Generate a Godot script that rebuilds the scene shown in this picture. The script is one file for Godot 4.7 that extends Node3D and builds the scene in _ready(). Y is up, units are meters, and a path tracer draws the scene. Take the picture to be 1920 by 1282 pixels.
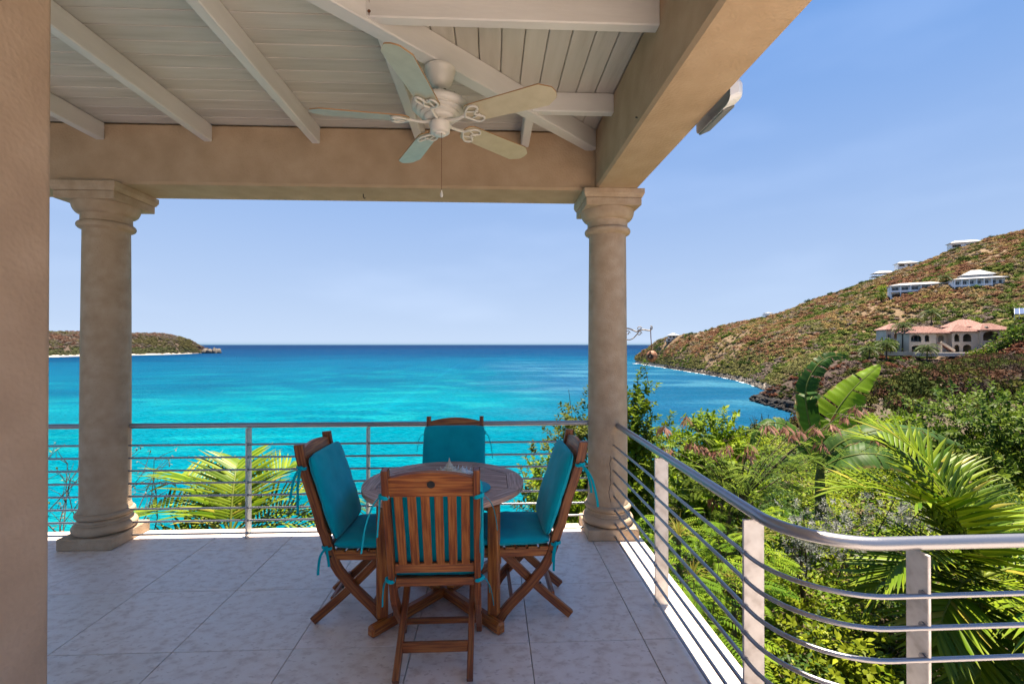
extends Node3D
# A covered terrace above a turquoise bay. World: x to the right along the front rail, y up, z towards the viewer, metres;
# the terrace floor is y = 0, the sea y = -23.4.

const SEA_Y := -23.4
var rng := RandomNumberGenerator.new()
var taken := {}
var M := {}


# ---------------------------------------------------------------- mesh buffer
class Buf:
	var v := PackedVector3Array()
	var n := PackedVector3Array()
	var c := PackedColorArray()
	var t := PackedVector2Array()
	var i := PackedInt32Array()
	var col := Color(1, 1, 1)
	var off := Vector2.ZERO

	func pt(p: Vector3, nn: Vector3, uv := Vector2.ZERO) -> int:
		v.append(p)
		n.append(nn)
		c.append(col)
		t.append(uv + off)
		return v.size() - 1

	func poly(ps: Array, out: Vector3, uvs := []) -> void:
		var nn: Vector3 = (ps[1] - ps[0]).cross(ps[2] - ps[0])
		if nn.length() < 1e-12 and ps.size() > 3:
			nn = (ps[2] - ps[0]).cross(ps[3] - ps[0])
		nn = nn.normalized()
		var flip := nn.dot(out) < 0.0
		if flip:
			nn = -nn
		var s := v.size()
		for k in ps.size():
			pt(ps[k], nn, uvs[k] if uvs.size() else Vector2(ps[k].x + ps[k].z * 0.7, ps[k].y))
		for k in range(1, ps.size() - 1):
			if flip:
				i.append_array([s, s + k, s + k + 1])
			else:
				i.append_array([s, s + k + 1, s + k])

	# chamfered box, centre o, axes b, whole size s
	func box(o: Vector3, s: Vector3, b := Basis(), bev := 0.003) -> void:
		var h := s * 0.5
		bev = minf(bev, minf(h.x, minf(h.y, h.z)) * 0.45)
		var lax := 0 if s.x >= s.y and s.x >= s.z else (1 if s.y >= s.z else 2)
		for k in 3:
			var a := (k + 1) % 3
			var d := (k + 2) % 3
			for sg in [-1.0, 1.0]:
				var ps := []
				var uvs := []
				for q in [Vector2(-1, -1), Vector2(1, -1), Vector2(1, 1), Vector2(-1, 1)]:
					var p := Vector3.ZERO
					p[k] = h[k] * sg
					p[a] = (h[a] - bev) * q.x
					p[d] = (h[d] - bev) * q.y
					ps.append(o + b * p)
					var along: float = p[lax] if lax != k else p[a]
					var across: float = (p[a] if a != lax else p[d]) + k * 0.13
					uvs.append(Vector2(across, along))
				var nn := Vector3.ZERO
				nn[k] = sg
				poly(ps, b * nn, uvs)
		if bev <= 0.0:
			return
		for k in 3:
			var a := (k + 1) % 3
			var d := (k + 2) % 3
			for sa in [-1.0, 1.0]:
				for sd in [-1.0, 1.0]:
					var ps := []
					for q in [[-1.0, 0], [1.0, 0], [1.0, 1], [-1.0, 1]]:
						var p := Vector3.ZERO
						p[k] = (h[k] - bev) * q[0]
						p[a] = (h[a] - (0.0 if q[1] == 0 else bev)) * sa
						p[d] = (h[d] - (bev if q[1] == 0 else 0.0)) * sd
						ps.append(o + b * p)
					var nn := Vector3.ZERO
					nn[a] = sa
					nn[d] = sd
					poly(ps, b * nn, [Vector2(0, -h[k]), Vector2(0, h[k]), Vector2(0.004, h[k]), Vector2(0.004, -h[k])])
		for sx in [-1.0, 1.0]:
			for sy in [-1.0, 1.0]:
				for sz in [-1.0, 1.0]:
					var q := Vector3(sx, sy, sz)
					var e := h * q
					poly([o + b * (e - Vector3(0, bev * sy, bev * sz)), o + b * (e - Vector3(bev * sx, 0, bev * sz)), o + b * (e - Vector3(bev * sx, bev * sy, 0))], b * q)

	# a board from p to q, width w along side, thickness th
	func bar(p: Vector3, q: Vector3, side: Vector3, w: float, th: float, bev := 0.003) -> void:
		var y := (q - p).normalized()
		var x := (side - y * side.dot(y)).normalized()
		box((p + q) * 0.5, Vector3(w, p.distance_to(q), th), Basis(x, y, x.cross(y)), bev)

	func tube(pts: Array, r, sides := 8, cap := true, flat := 1.0) -> void:
		var m := pts.size()
		var up := Vector3.UP
		var d0: Vector3 = (pts[1] - pts[0]).normalized()
		if absf(d0.dot(up)) > 0.9:
			up = Vector3.RIGHT
		var x := d0.cross(up).normalized()
		var s := v.size()
		var run := 0.0
		for k in m:
			var d: Vector3 = (pts[mini(k + 1, m - 1)] - pts[maxi(k - 1, 0)]).normalized()
			x = (x - d * x.dot(d)).normalized()
			var y := d.cross(x)
			var rr: float = r[k] if r is Array else r
			if k > 0:
				run += pts[k].distance_to(pts[k - 1])
			for q in sides + 1:
				var a := TAU * q / sides
				var nn := x * cos(a) + y * sin(a) * flat
				pt(pts[k] + nn * rr, (x * cos(a) * flat + y * sin(a)).normalized(), Vector2(rr * a, run))
		for k in m - 1:
			for q in sides:
				var a := s + k * (sides + 1) + q
				var b := a + sides + 1
				i.append_array([a, b + 1, a + 1, a, b, b + 1])
		if cap:
			for e in [0, m - 1]:
				var d: Vector3 = (pts[1] - pts[0]) if e == 0 else (pts[m - 1] - pts[m - 2])
				d = d.normalized() * (-1.0 if e == 0 else 1.0)
				var ps := []
				for q in sides:
					ps.append(v[s + e * (sides + 1) + q])
				poly(ps, d)

	# turned profile [(radius, height)] round the y axis of basis b at o
	func lathe(pr: Array, segs := 24, o := Vector3.ZERO, b := Basis(), squash := Vector3.ONE) -> void:
		for k in pr.size() - 1:
			var p: Vector2 = pr[k]
			var q: Vector2 = pr[k + 1]
			var e := q - p
			if e.length() < 1e-6:
				continue
			var nf := Vector2(e.y, -e.x).normalized()
			var n0 := nf
			var n1 := nf
			if k > 0:
				var e0: Vector2 = p - pr[k - 1]
				var f0 := Vector2(e0.y, -e0.x).normalized()
				if f0.dot(nf) > 0.6:
					n0 = (f0 + nf).normalized()
			if k < pr.size() - 2:
				var e1: Vector2 = pr[k + 2] - q
				var f1 := Vector2(e1.y, -e1.x).normalized()
				if f1.dot(nf) > 0.6:
					n1 = (f1 + nf).normalized()
			var s := v.size()
			for a in segs + 1:
				var an := TAU * a / segs
				var d := Vector3(cos(an), 0, sin(an))
				pt(o + b * ((d * p.x + Vector3.UP * p.y) * squash), (b * ((d * n0.x + Vector3.UP * n0.y) / squash)).normalized(), Vector2(an * 0.15, p.y))
				pt(o + b * ((d * q.x + Vector3.UP * q.y) * squash), (b * ((d * n1.x + Vector3.UP * n1.y) / squash)).normalized(), Vector2(an * 0.15, q.y))
			for a in segs:
				var w := s + a * 2
				i.append_array([w, w + 2, w + 3, w, w + 3, w + 1])

	# smooth sheet from rows of points; out tells which side is the front
	func sheet(rows: Array, out: Vector3, cols := [], closed := false) -> void:
		var s := v.size()
		var nr := rows.size()
		var nc: int = rows[0].size()
		var nm := PackedVector3Array()
		nm.resize(nr * nc)
		var flip := 0.0
		for a in nr - 1:
			for b in nc - 1:
				var p: Vector3 = rows[a][b]
				var q: Vector3 = rows[a][b + 1]
				var w: Vector3 = rows[a + 1][b]
				var z: Vector3 = rows[a + 1][b + 1]
				var nn := (q - p).cross(z - p) + (z - p).cross(w - p)
				flip += nn.dot(out)
				nm[a * nc + b] += nn
				nm[a * nc + b + 1] += nn
				nm[(a + 1) * nc + b] += nn
				nm[(a + 1) * nc + b + 1] += nn
		var sg := -1.0 if flip < 0.0 else 1.0
		if closed:
			for a in nr:
				var e := nm[a * nc] + nm[a * nc + nc - 1]
				nm[a * nc] = e
				nm[a * nc + nc - 1] = e
		for a in nr:
			for b in nc:
				if cols.size():
					col = cols[a][b]
				pt(rows[a][b], nm[a * nc + b].normalized() * sg, Vector2(b * 0.05, a * 0.05))
		for a in nr - 1:
			for b in nc - 1:
				var p := s + a * nc + b
				if sg > 0.0:
					i.append_array([p, p + nc + 1, p + 1, p, p + nc, p + nc + 1])
				else:
					i.append_array([p, p + 1, p + nc + 1, p, p + nc + 1, p + nc])

	# flat polygon (x, z) pushed up from y0 to y1, edges chamfered by ch at the bottom or top face
	func slab(pl: PackedVector2Array, y0: float, y1: float) -> void:
		var tri := Geometry2D.triangulate_polygon(pl)
		for k in range(0, tri.size(), 3):
			var p := []
			for q in 3:
				p.append(pl[tri[k + q]])
			for y in [y0, y1]:
				poly([Vector3(p[0].x, y, p[0].y), Vector3(p[1].x, y, p[1].y), Vector3(p[2].x, y, p[2].y)], Vector3(0, 1 if y == y1 else -1, 0), [p[0], p[1], p[2]])
		var area := 0.0
		for k in pl.size():
			area += pl[k].cross(pl[(k + 1) % pl.size()])
		for k in pl.size():
			var a := pl[k]
			var b := pl[(k + 1) % pl.size()]
			var o := Vector3(b.y - a.y, 0, -(b.x - a.x)) * signf(area)
			poly([Vector3(a.x, y0, a.y), Vector3(b.x, y0, b.y), Vector3(b.x, y1, b.y), Vector3(a.x, y1, a.y)], o, [Vector2(a.x + a.y, y0), Vector2(b.x + b.y, y0), Vector2(b.x + b.y, y1), Vector2(a.x + a.y, y1)])

	# a leaf: root, direction, normal-ish up, length, width, droop fold
	func leaf(p: Vector3, d: Vector3, up: Vector3, l: float, w: float, bend := 0.2) -> void:
		var sd := d.cross(up).normalized() * w * 0.5
		var u := sd.cross(d).normalized()
		var m := p + d * l * 0.5 + u * l * 0.05
		var e := p + d * l - u * l * bend
		var s := v.size()
		var na := (u + sd.normalized() * 0.25).normalized()
		var nb := (u - sd.normalized() * 0.25).normalized()
		pt(p, u)
		pt(m + sd - u * w * 0.12, na)
		pt(e, (u + d * bend).normalized())
		pt(m - sd - u * w * 0.12, nb)
		pt(m, u)
		i.append_array([s, s + 4, s + 1, s + 1, s + 4, s + 2, s, s + 3, s + 4, s + 4, s + 3, s + 2])

	func mesh() -> ArrayMesh:
		var a := []
		a.resize(Mesh.ARRAY_MAX)
		a[Mesh.ARRAY_VERTEX] = v
		a[Mesh.ARRAY_NORMAL] = n
		a[Mesh.ARRAY_COLOR] = c
		a[Mesh.ARRAY_TEX_UV] = t
		a[Mesh.ARRAY_INDEX] = i
		var m := ArrayMesh.new()
		m.add_surface_from_arrays(Mesh.PRIMITIVE_TRIANGLES, a)
		return m


# ---------------------------------------------------------------- naming and tagging
func numbered(called: String) -> String:
	var k: int = taken.get(called, 0)
	taken[called] = k + 1
	return called if k == 0 else "%s_%03d" % [called, k]


func tag(o: Node, label: String, category: String, group := "") -> void:
	o.set_meta("label", label)
	o.set_meta("category", category)
	if group:
		o.set_meta("group", group)


func thing(called: String, label: String, category: String, where := Vector3.ZERO, turn := 0.0, group := "") -> Node3D:
	var o := Node3D.new()
	o.name = numbered(called)
	add_child(o)
	o.position = where
	o.rotation.y = turn
	tag(o, label, category, group)
	return o


func obj(called: String, shape, m: Material, parent: Node = self) -> MeshInstance3D:
	var o := MeshInstance3D.new()
	o.name = numbered(called) if parent == self else called
	o.mesh = shape.mesh() if shape is Buf else shape
	o.material_override = m
	parent.add_child(o, true)
	return o


func struct(called: String, shape, m: Material) -> MeshInstance3D:
	var o := obj(called, shape, m)
	o.set_meta("kind", "structure")
	return o


func copies(called: String, shape: Mesh, m: Material, places: Array, tints: Array, parent: Node = self) -> MultiMeshInstance3D:
	var mm := MultiMesh.new()
	mm.transform_format = MultiMesh.TRANSFORM_3D
	mm.use_colors = tints.size() > 0
	mm.mesh = shape
	mm.instance_count = places.size()
	for k in places.size():
		mm.set_instance_transform(k, places[k])
		if tints.size():
			mm.set_instance_color(k, tints[k])
	var o := MultiMeshInstance3D.new()
	o.name = numbered(called) if parent == self else called
	o.multimesh = mm
	o.material_override = m
	o.set_meta("kind", "stuff")
	parent.add_child(o, true)
	return o


func rr(a: float, b: float) -> float:
	return rng.randf_range(a, b)


func rdir() -> Vector3:
	return Vector3(rng.randfn(), rng.randfn(), rng.randfn()).normalized()


func sm(a: float, b: float, x: float) -> float:
	return smoothstep(a, b, x)


# ---------------------------------------------------------------- textures and materials
func lin(r: float, g: float, b: float) -> Color:
	return Color(r, g, b).linear_to_srgb()


func noise_of(seed_: int, freq: float, oct := 4, type := FastNoiseLite.TYPE_SIMPLEX_SMOOTH) -> FastNoiseLite:
	var f := FastNoiseLite.new()
	f.seed = seed_
	f.noise_type = type
	f.frequency = freq
	f.fractal_octaves = oct
	return f


# seamless noise run through a colour ramp (linear colours); a second finer noise adds flecks
func ramp_tex(seed_: int, freq: float, oct: int, stops: Array, size := 512, fleck: Variant = null, fleck_freq := 0.08, fleck_from := 0.7) -> ImageTexture:
	var a := noise_of(seed_, freq, oct).get_seamless_image(size, size).get_data()
	var f := PackedByteArray()
	if fleck != null:
		f = noise_of(seed_ + 7, fleck_freq, 3).get_seamless_image(size, size).get_data()
	var lut := []
	for k in 256:
		var x := k / 255.0
		var cc: Color = stops[stops.size() - 1][1]
		for q in stops.size() - 1:
			if x <= stops[q + 1][0]:
				cc = stops[q][1].lerp(stops[q + 1][1], clampf((x - stops[q][0]) / (stops[q + 1][0] - stops[q][0]), 0, 1))
				break
		lut.append(cc)
	var out := PackedByteArray()
	out.resize(size * size * 3)
	for k in size * size:
		var cc: Color = lut[a[k]]
		if fleck != null:
			cc = cc.lerp(fleck, clampf((f[k] / 255.0 - fleck_from) * 5.0, 0.0, 0.8))
		cc = cc.linear_to_srgb()
		out[k * 3] = int(clampf(cc.r, 0, 1) * 255)
		out[k * 3 + 1] = int(clampf(cc.g, 0, 1) * 255)
		out[k * 3 + 2] = int(clampf(cc.b, 0, 1) * 255)
	return ImageTexture.create_from_image(Image.create_from_data(size, size, false, Image.FORMAT_RGB8, out))


func grey_tex(seed_: int, freq: float, oct := 4, size := 512, type := FastNoiseLite.TYPE_SIMPLEX_SMOOTH) -> ImageTexture:
	return ImageTexture.create_from_image(noise_of(seed_, freq, oct, type).get_seamless_image(size, size))


func mat(c: Color, rough := 0.7, o := {}) -> StandardMaterial3D:
	var m := StandardMaterial3D.new()
	m.albedo_color = c
	m.roughness = rough
	m.metallic = o.get("metal", 0.0)
	m.metallic_specular = o.get("spec", 0.5)
	if o.has("tex"):
		m.albedo_texture = o.tex
	if o.has("bump"):
		m.heightmap_enabled = true
		m.heightmap_texture = o.bump
		m.heightmap_scale = o.get("depth", 0.3)
	if o.has("tri"):
		m.uv1_triplanar = true
		m.uv1_world_triplanar = o.get("world", true)
		m.uv1_triplanar_sharpness = 6.0
		m.uv1_scale = o.tri
	elif o.has("uv"):
		m.uv1_scale = o.uv
	if o.has("rough_tex"):
		m.roughness_texture = o.rough_tex
	if o.get("vc", false):
		m.vertex_color_use_as_albedo = true
	if o.has("back"):
		m.backlight_enabled = true
		m.backlight = o.back
	if o.has("coat"):
		m.clearcoat_enabled = true
		m.clearcoat = o.coat
		m.clearcoat_roughness = 0.12
	if o.has("rim"):
		m.rim_enabled = true
		m.rim = o.rim
		m.rim_tint = 0.5
	return m


func make_materials() -> void:
	var fine := grey_tex(11, 0.05, 5)
	var grit := grey_tex(12, 0.16, 4)
	M.stucco = mat(Color.WHITE, 0.9, {"tex": ramp_tex(21, 0.012, 5, [[0.0, Color(0.405, 0.285, 0.18)], [0.5, Color(0.455, 0.325, 0.212)], [1.0, Color(0.50, 0.365, 0.245)]]), "tri": Vector3(0.55, 0.55, 0.55), "bump": grit, "depth": 0.25, "spec": 0.3})
	M.wall = mat(Color.WHITE, 0.9, {"tex": ramp_tex(22, 0.012, 5, [[0.0, Color(0.385, 0.275, 0.195)], [0.5, Color(0.43, 0.31, 0.22)], [1.0, Color(0.475, 0.35, 0.255)]]), "tri": Vector3(0.55, 0.55, 0.55), "bump": grit, "depth": 0.2, "spec": 0.3})
	M.stone = mat(Color.WHITE, 0.88, {"tex": ramp_tex(23, 0.014, 5, [[0.0, Color(0.41, 0.295, 0.195)], [0.4, Color(0.465, 0.345, 0.235)], [0.7, Color(0.50, 0.38, 0.265)], [1.0, Color(0.535, 0.415, 0.30)]], 512, Color(0.34, 0.24, 0.16), 0.13, 0.74), "tri": Vector3(0.9, 0.9, 0.9), "bump": grit, "depth": 0.25, "spec": 0.3})
	M.tile = mat(Color.WHITE, 0.42, {"vc": true, "tex": ramp_tex(24, 0.016, 6, [[0.0, Color(0.60, 0.455, 0.37)], [0.3, Color(0.76, 0.635, 0.555)], [0.5, Color(0.83, 0.72, 0.645)], [1.0, Color(0.87, 0.78, 0.715)]], 1024, Color(0.63, 0.505, 0.43), 0.035, 0.68), "tri": Vector3(0.55, 0.55, 0.8), "bump": fine, "depth": 0.06, "rough_tex": ramp_tex(25, 0.02, 4, [[0.0, Color(0.6, 0.6, 0.6)], [1.0, Color(1, 1, 1)]], 256)})
	M.grout = mat(lin(0.30, 0.25, 0.22), 0.95)
	M.concrete = mat(Color.WHITE, 0.9, {"tex": ramp_tex(26, 0.02, 5, [[0.0, Color(0.45, 0.40, 0.36)], [1.0, Color(0.62, 0.57, 0.52)]], 256), "tri": Vector3(0.5, 0.5, 0.5)})
	var paint := ramp_tex(27, 0.01, 5, [[0.0, Color(0.46, 0.435, 0.395)], [0.35, Color(0.53, 0.505, 0.465)], [1.0, Color(0.59, 0.565, 0.53)]])
	M.plank = mat(Color.WHITE, 0.6, {"tex": paint, "uv": Vector3(2.2, 0.22, 1), "vc": true, "bump": fine, "depth": 0.08})
	M.rafter = mat(Color.WHITE, 0.5, {"tex": ramp_tex(28, 0.01, 4, [[0.0, Color(0.58, 0.56, 0.535)], [1.0, Color(0.69, 0.67, 0.65)]], 256), "uv": Vector3(1.6, 0.3, 1), "bump": fine, "depth": 0.06})
	M.steel = mat(lin(0.33, 0.33, 0.35), 0.36, {"metal": 0.85, "bump": fine, "depth": 0.02, "uv": Vector3(4, 4, 1)})
	M.plate = mat(Color.WHITE, 0.45, {"metal": 0.55, "tex": ramp_tex(29, 0.015, 4, [[0.0, Color(0.42, 0.39, 0.36)], [0.5, Color(0.62, 0.60, 0.58)], [1.0, Color(0.70, 0.69, 0.67)]], 256), "uv": Vector3(3, 3, 1)})
	var grain := [[0.0, Color(0.13, 0.028, 0.007)], [0.35, Color(0.26, 0.068, 0.015)], [0.6, Color(0.39, 0.125, 0.025)], [1.0, Color(0.52, 0.20, 0.045)]]
	M.teak = mat(Color.WHITE, 0.42, {"tex": ramp_tex(31, 0.012, 5, grain), "uv": Vector3(9, 0.55, 1), "vc": true, "bump": fine, "depth": 0.08})
	M.old_teak = mat(Color.WHITE, 0.62, {"tex": ramp_tex(32, 0.012, 5, [[0.0, Color(0.26, 0.125, 0.085)], [0.4, Color(0.46, 0.27, 0.195)], [0.7, Color(0.60, 0.375, 0.285)], [1.0, Color(0.70, 0.48, 0.385)]]), "uv": Vector3(9, 0.6, 1), "vc": true, "bump": fine, "depth": 0.1})
	M.teal = mat(Color.WHITE, 0.9, {"tex": ramp_tex(33, 0.01, 4, [[0.0, Color(0.0005, 0.31, 0.39)], [1.0, Color(0.001, 0.40, 0.49)]], 256), "tri": Vector3(2, 2, 2), "world": false, "spec": 0.2, "bump": grey_tex(34, 0.35, 2, 256), "depth": 0.05, "rim": 0.25})
	M.enamel = mat(lin(0.66, 0.62, 0.56), 0.35, {"bump": fine, "depth": 0.03, "uv": Vector3(3, 3, 1)})
	M.dark = mat(lin(0.02, 0.018, 0.016), 0.6)
	M.rust = mat(Color.WHITE, 0.85, {"tex": ramp_tex(35, 0.03, 4, [[0.0, Color(0.07, 0.022, 0.01)], [1.0, Color(0.22, 0.08, 0.03)]], 128), "uv": Vector3(20, 20, 1)})
	M.iron = mat(Color.WHITE, 0.7, {"tex": ramp_tex(36, 0.03, 4, [[0.0, Color(0.10, 0.06, 0.04)], [0.5, Color(0.38, 0.35, 0.31)], [1.0, Color(0.55, 0.53, 0.50)]], 128), "uv": Vector3(30, 8, 1)})
	M.leaf = mat(Color.WHITE, 0.46, {"vc": true, "back": Color(0.85, 0.85, 0.85), "spec": 0.28})
	M.palm = mat(Color.WHITE, 0.42, {"vc": true, "back": Color(0.5, 0.5, 0.5), "spec": 0.35})
	M.scrub = mat(Color.WHITE, 0.85, {"vc": true, "spec": 0.15, "back": Color(0.5, 0.5, 0.5)})
	M.bark = mat(Color.WHITE, 0.9, {"vc": true, "tex": ramp_tex(37, 0.02, 5, [[0.0, Color(0.35, 0.33, 0.31)], [1.0, Color(1, 1, 1)]], 256), "uv": Vector3(6, 1.5, 1), "bump": grit, "depth": 0.4})
	M.soil = mat(Color.WHITE, 0.95, {"vc": true, "tex": ramp_tex(38, 0.02, 5, [[0.0, Color(0.6, 0.58, 0.55)], [1.0, Color(1, 1, 1)]], 256), "tri": Vector3(0.05, 0.05, 0.05)})
	M.rock = mat(Color.WHITE, 0.9, {"vc": true, "tex": ramp_tex(39, 0.03, 5, [[0.0, Color(0.5, 0.5, 0.5)], [1.0, Color(1, 1, 1)]], 256), "tri": Vector3(0.12, 0.12, 0.12)})
	M.white = mat(lin(0.78, 0.79, 0.80), 0.6)
	M.roof_white = mat(lin(0.42, 0.42, 0.425), 0.7)
	M.foam = mat(lin(0.85, 0.87, 0.88), 0.9)
	M.glass_dark = mat(lin(0.03, 0.04, 0.05), 0.12)
	M.villa = mat(Color.WHITE, 0.9, {"tex": ramp_tex(40, 0.02, 4, [[0.0, Color(0.42, 0.35, 0.27)], [1.0, Color(0.53, 0.45, 0.36)]], 128), "tri": Vector3(0.1, 0.1, 0.1)})
	M.clay = mat(Color.WHITE, 0.85, {"tex": ramp_tex(41, 0.06, 4, [[0.0, Color(0.085, 0.035, 0.028)], [0.4, Color(0.22, 0.10, 0.08)], [0.6, Color(0.30, 0.165, 0.135)], [1.0, Color(0.42, 0.31, 0.275)]], 256), "tri": Vector3(0.12, 0.12, 0.12)})


func _ready() -> void:
	rng.seed = 20240611
	# camera: 1.6 m above the tiles, turned 2.5 degrees to the right of square
	var cam := Camera3D.new()
	cam.name = "camera"
	add_child(cam)
	cam.position = Vector3(0, 1.6, 0)
	cam.rotation_degrees = Vector3(0.32, -2.5, 0)
	cam.fov = 71.5
	cam.near = 0.05
	cam.far = 60000.0
	# sky and exposure
	var env := Environment.new()
	env.background_mode = Environment.BG_SKY
	var sky := Sky.new()
	var ps := ProceduralSkyMaterial.new()
	ps.sky_top_color = lin(0.030, 0.100, 0.26)
	ps.sky_horizon_color = lin(0.20, 0.247, 0.32)
	ps.sky_curve = 0.28
	ps.sky_energy_multiplier = 1.0
	ps.ground_bottom_color = lin(0.04, 0.12, 0.16)
	ps.ground_horizon_color = lin(0.05, 0.14, 0.20)
	# faint high haze streaks
	var wisp := noise_of(61, 0.008, 5).get_seamless_image(512, 512).get_data()
	var cov := Image.create_empty(1024, 512, false, Image.FORMAT_RGBA8)
	for b in 256:
		for a in 1024:
			var w := wisp[((b * 4) % 512) * 512 + (a % 512)] / 255.0
			cov.set_pixel(a, b, Color(1, 1, 1, clampf((w - 0.52) * 0.16, 0.0, 0.06)))
	ps.sky_cover = ImageTexture.create_from_image(cov)
	ps.sky_cover_modulate = Color(0.55, 0.55, 0.55)
	sky.sky_material = ps
	env.sky = sky
	env.tonemap_mode = Environment.TONE_MAPPER_LINEAR
	env.tonemap_exposure = 3.0
	env.sdfgi_enabled = true
	env.ssao_enabled = true
	env.ssil_enabled = true
	var we := WorldEnvironment.new()
	we.name = "surroundings"
	we.environment = env
	add_child(we)
	# sun: nearly overhead, a little to the right and out to sea
	var sun := DirectionalLight3D.new()
	sun.name = "sun"
	add_child(sun)
	sun.look_at_from_position(Vector3.ZERO, Vector3(-0.107, -1.0, 0.137), Vector3.FORWARD)
	sun.light_energy = 1.6
	sun.light_color = Color(1.0, 0.94, 0.85)
	sun.light_angular_distance = 0.5
	sun.shadow_enabled = true

	make_materials()
	build_sea()
	build_land()
	build_terrace()
	build_roof()
	build_columns()
	build_railings()
	build_fan()
	build_table_and_chairs()
	build_small_things()
	build_houses()
	build_garden()


# ---------------------------------------------------------------- the terrace
func build_terrace() -> void:
	# concrete slab, L-shaped: it widens to the right where the rail turns
	var st := Buf.new()
	st.slab(PackedVector2Array([Vector2(-7, -4.24), Vector2(1.245, -4.24), Vector2(1.245, -1.78), Vector2(7, -1.78), Vector2(7, 5.0), Vector2(-7, 5.0)]), -0.36, -0.021)  # unseen rear part added so its sunlit floor bounces light under the roof
	var fl := struct("floor", st, M.grout)
	# square tiles laid on the slab, cut along the edges; shared meshes by size
	var shapes := {}
	var xs := []
	var x := 0.828 - 0.6225 * 12
	while x < 6.9:
		xs.append(x)
		x += 0.6225
	for a in xs.size():
		for b in range(-2, 14):
			var x0: float = xs[a]
			var x1: float = x0 + 0.6225
			var z1 := -3.8 + 0.6225 * b
			var z0 := z1 - 0.6225
			if b == -2:
				continue
			if b == -1:
				z0 = z1 - 0.6225
			z0 = maxf(z0, -4.24)
			if z1 - z0 < 0.05:
				continue
			if x0 > 0.8 and z0 < -1.79:
				x1 = minf(x1, 1.245)
				if x0 > 1.2:
					if z1 > -1.7:
						z0 = -1.78
						x1 = x0 + 0.6225
					else:
						continue
			var w := x1 - x0 - 0.004
			var d := z1 - z0 - 0.004
			var v := (a * 5 + b * 3 + (a * b) % 4) % 3
			var key := "%.3f %.3f %d" % [w, d, v]
			if not shapes.has(key):
				var s := Buf.new()
				s.col = [Color(0.95, 0.95, 0.94), Color(1, 0.99, 0.98), Color(0.97, 0.955, 0.95)][v]
				s.box(Vector3.ZERO, Vector3(w, 0.02, d), Basis(), 0.0015)
				shapes[key] = s.mesh()
			var o := obj("tile", shapes[key], M.tile, fl)
			o.position = Vector3((x0 + x1) * 0.5, -0.01 - 0.0006 * ((a * 7 + b * 3) % 3), (z0 + z1) * 0.5)
	# the terrace stands on a rendered wall
	var w := Buf.new()
	w.box(Vector3(-2.9, -2.2, 0.4), Vector3(8.0, 3.66, 8.8), Basis(), 0.02)
	w.box(Vector3(4.0, -2.2, 1.6), Vector3(5.6, 3.66, 6.1), Basis(), 0.02)
	var o := obj("foundation_wall", w, M.wall)
	tag(o, "rendered foundation wall that carries the terrace, below the tiled floor", "wall")
	# end of the house wall at the left of the picture
	var hw := Buf.new()
	var pl := PackedVector2Array()
	for k in 7:
		var an := PI * 1.5 + PI * 0.5 * k / 6
		pl.append(Vector2(-1.44 + cos(an) * 0.03, -1.565 + sin(an) * 0.03))
	pl.append_array([Vector2(-1.41, 2.9), Vector2(-2.3, 2.9), Vector2(-2.3, -1.595)])
	hw.slab(pl, 0.001, 3.34)
	var h := obj("house_wall", hw, M.wall)
	tag(h, "tan stucco house wall close by at the left edge of the photo", "wall")


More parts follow.
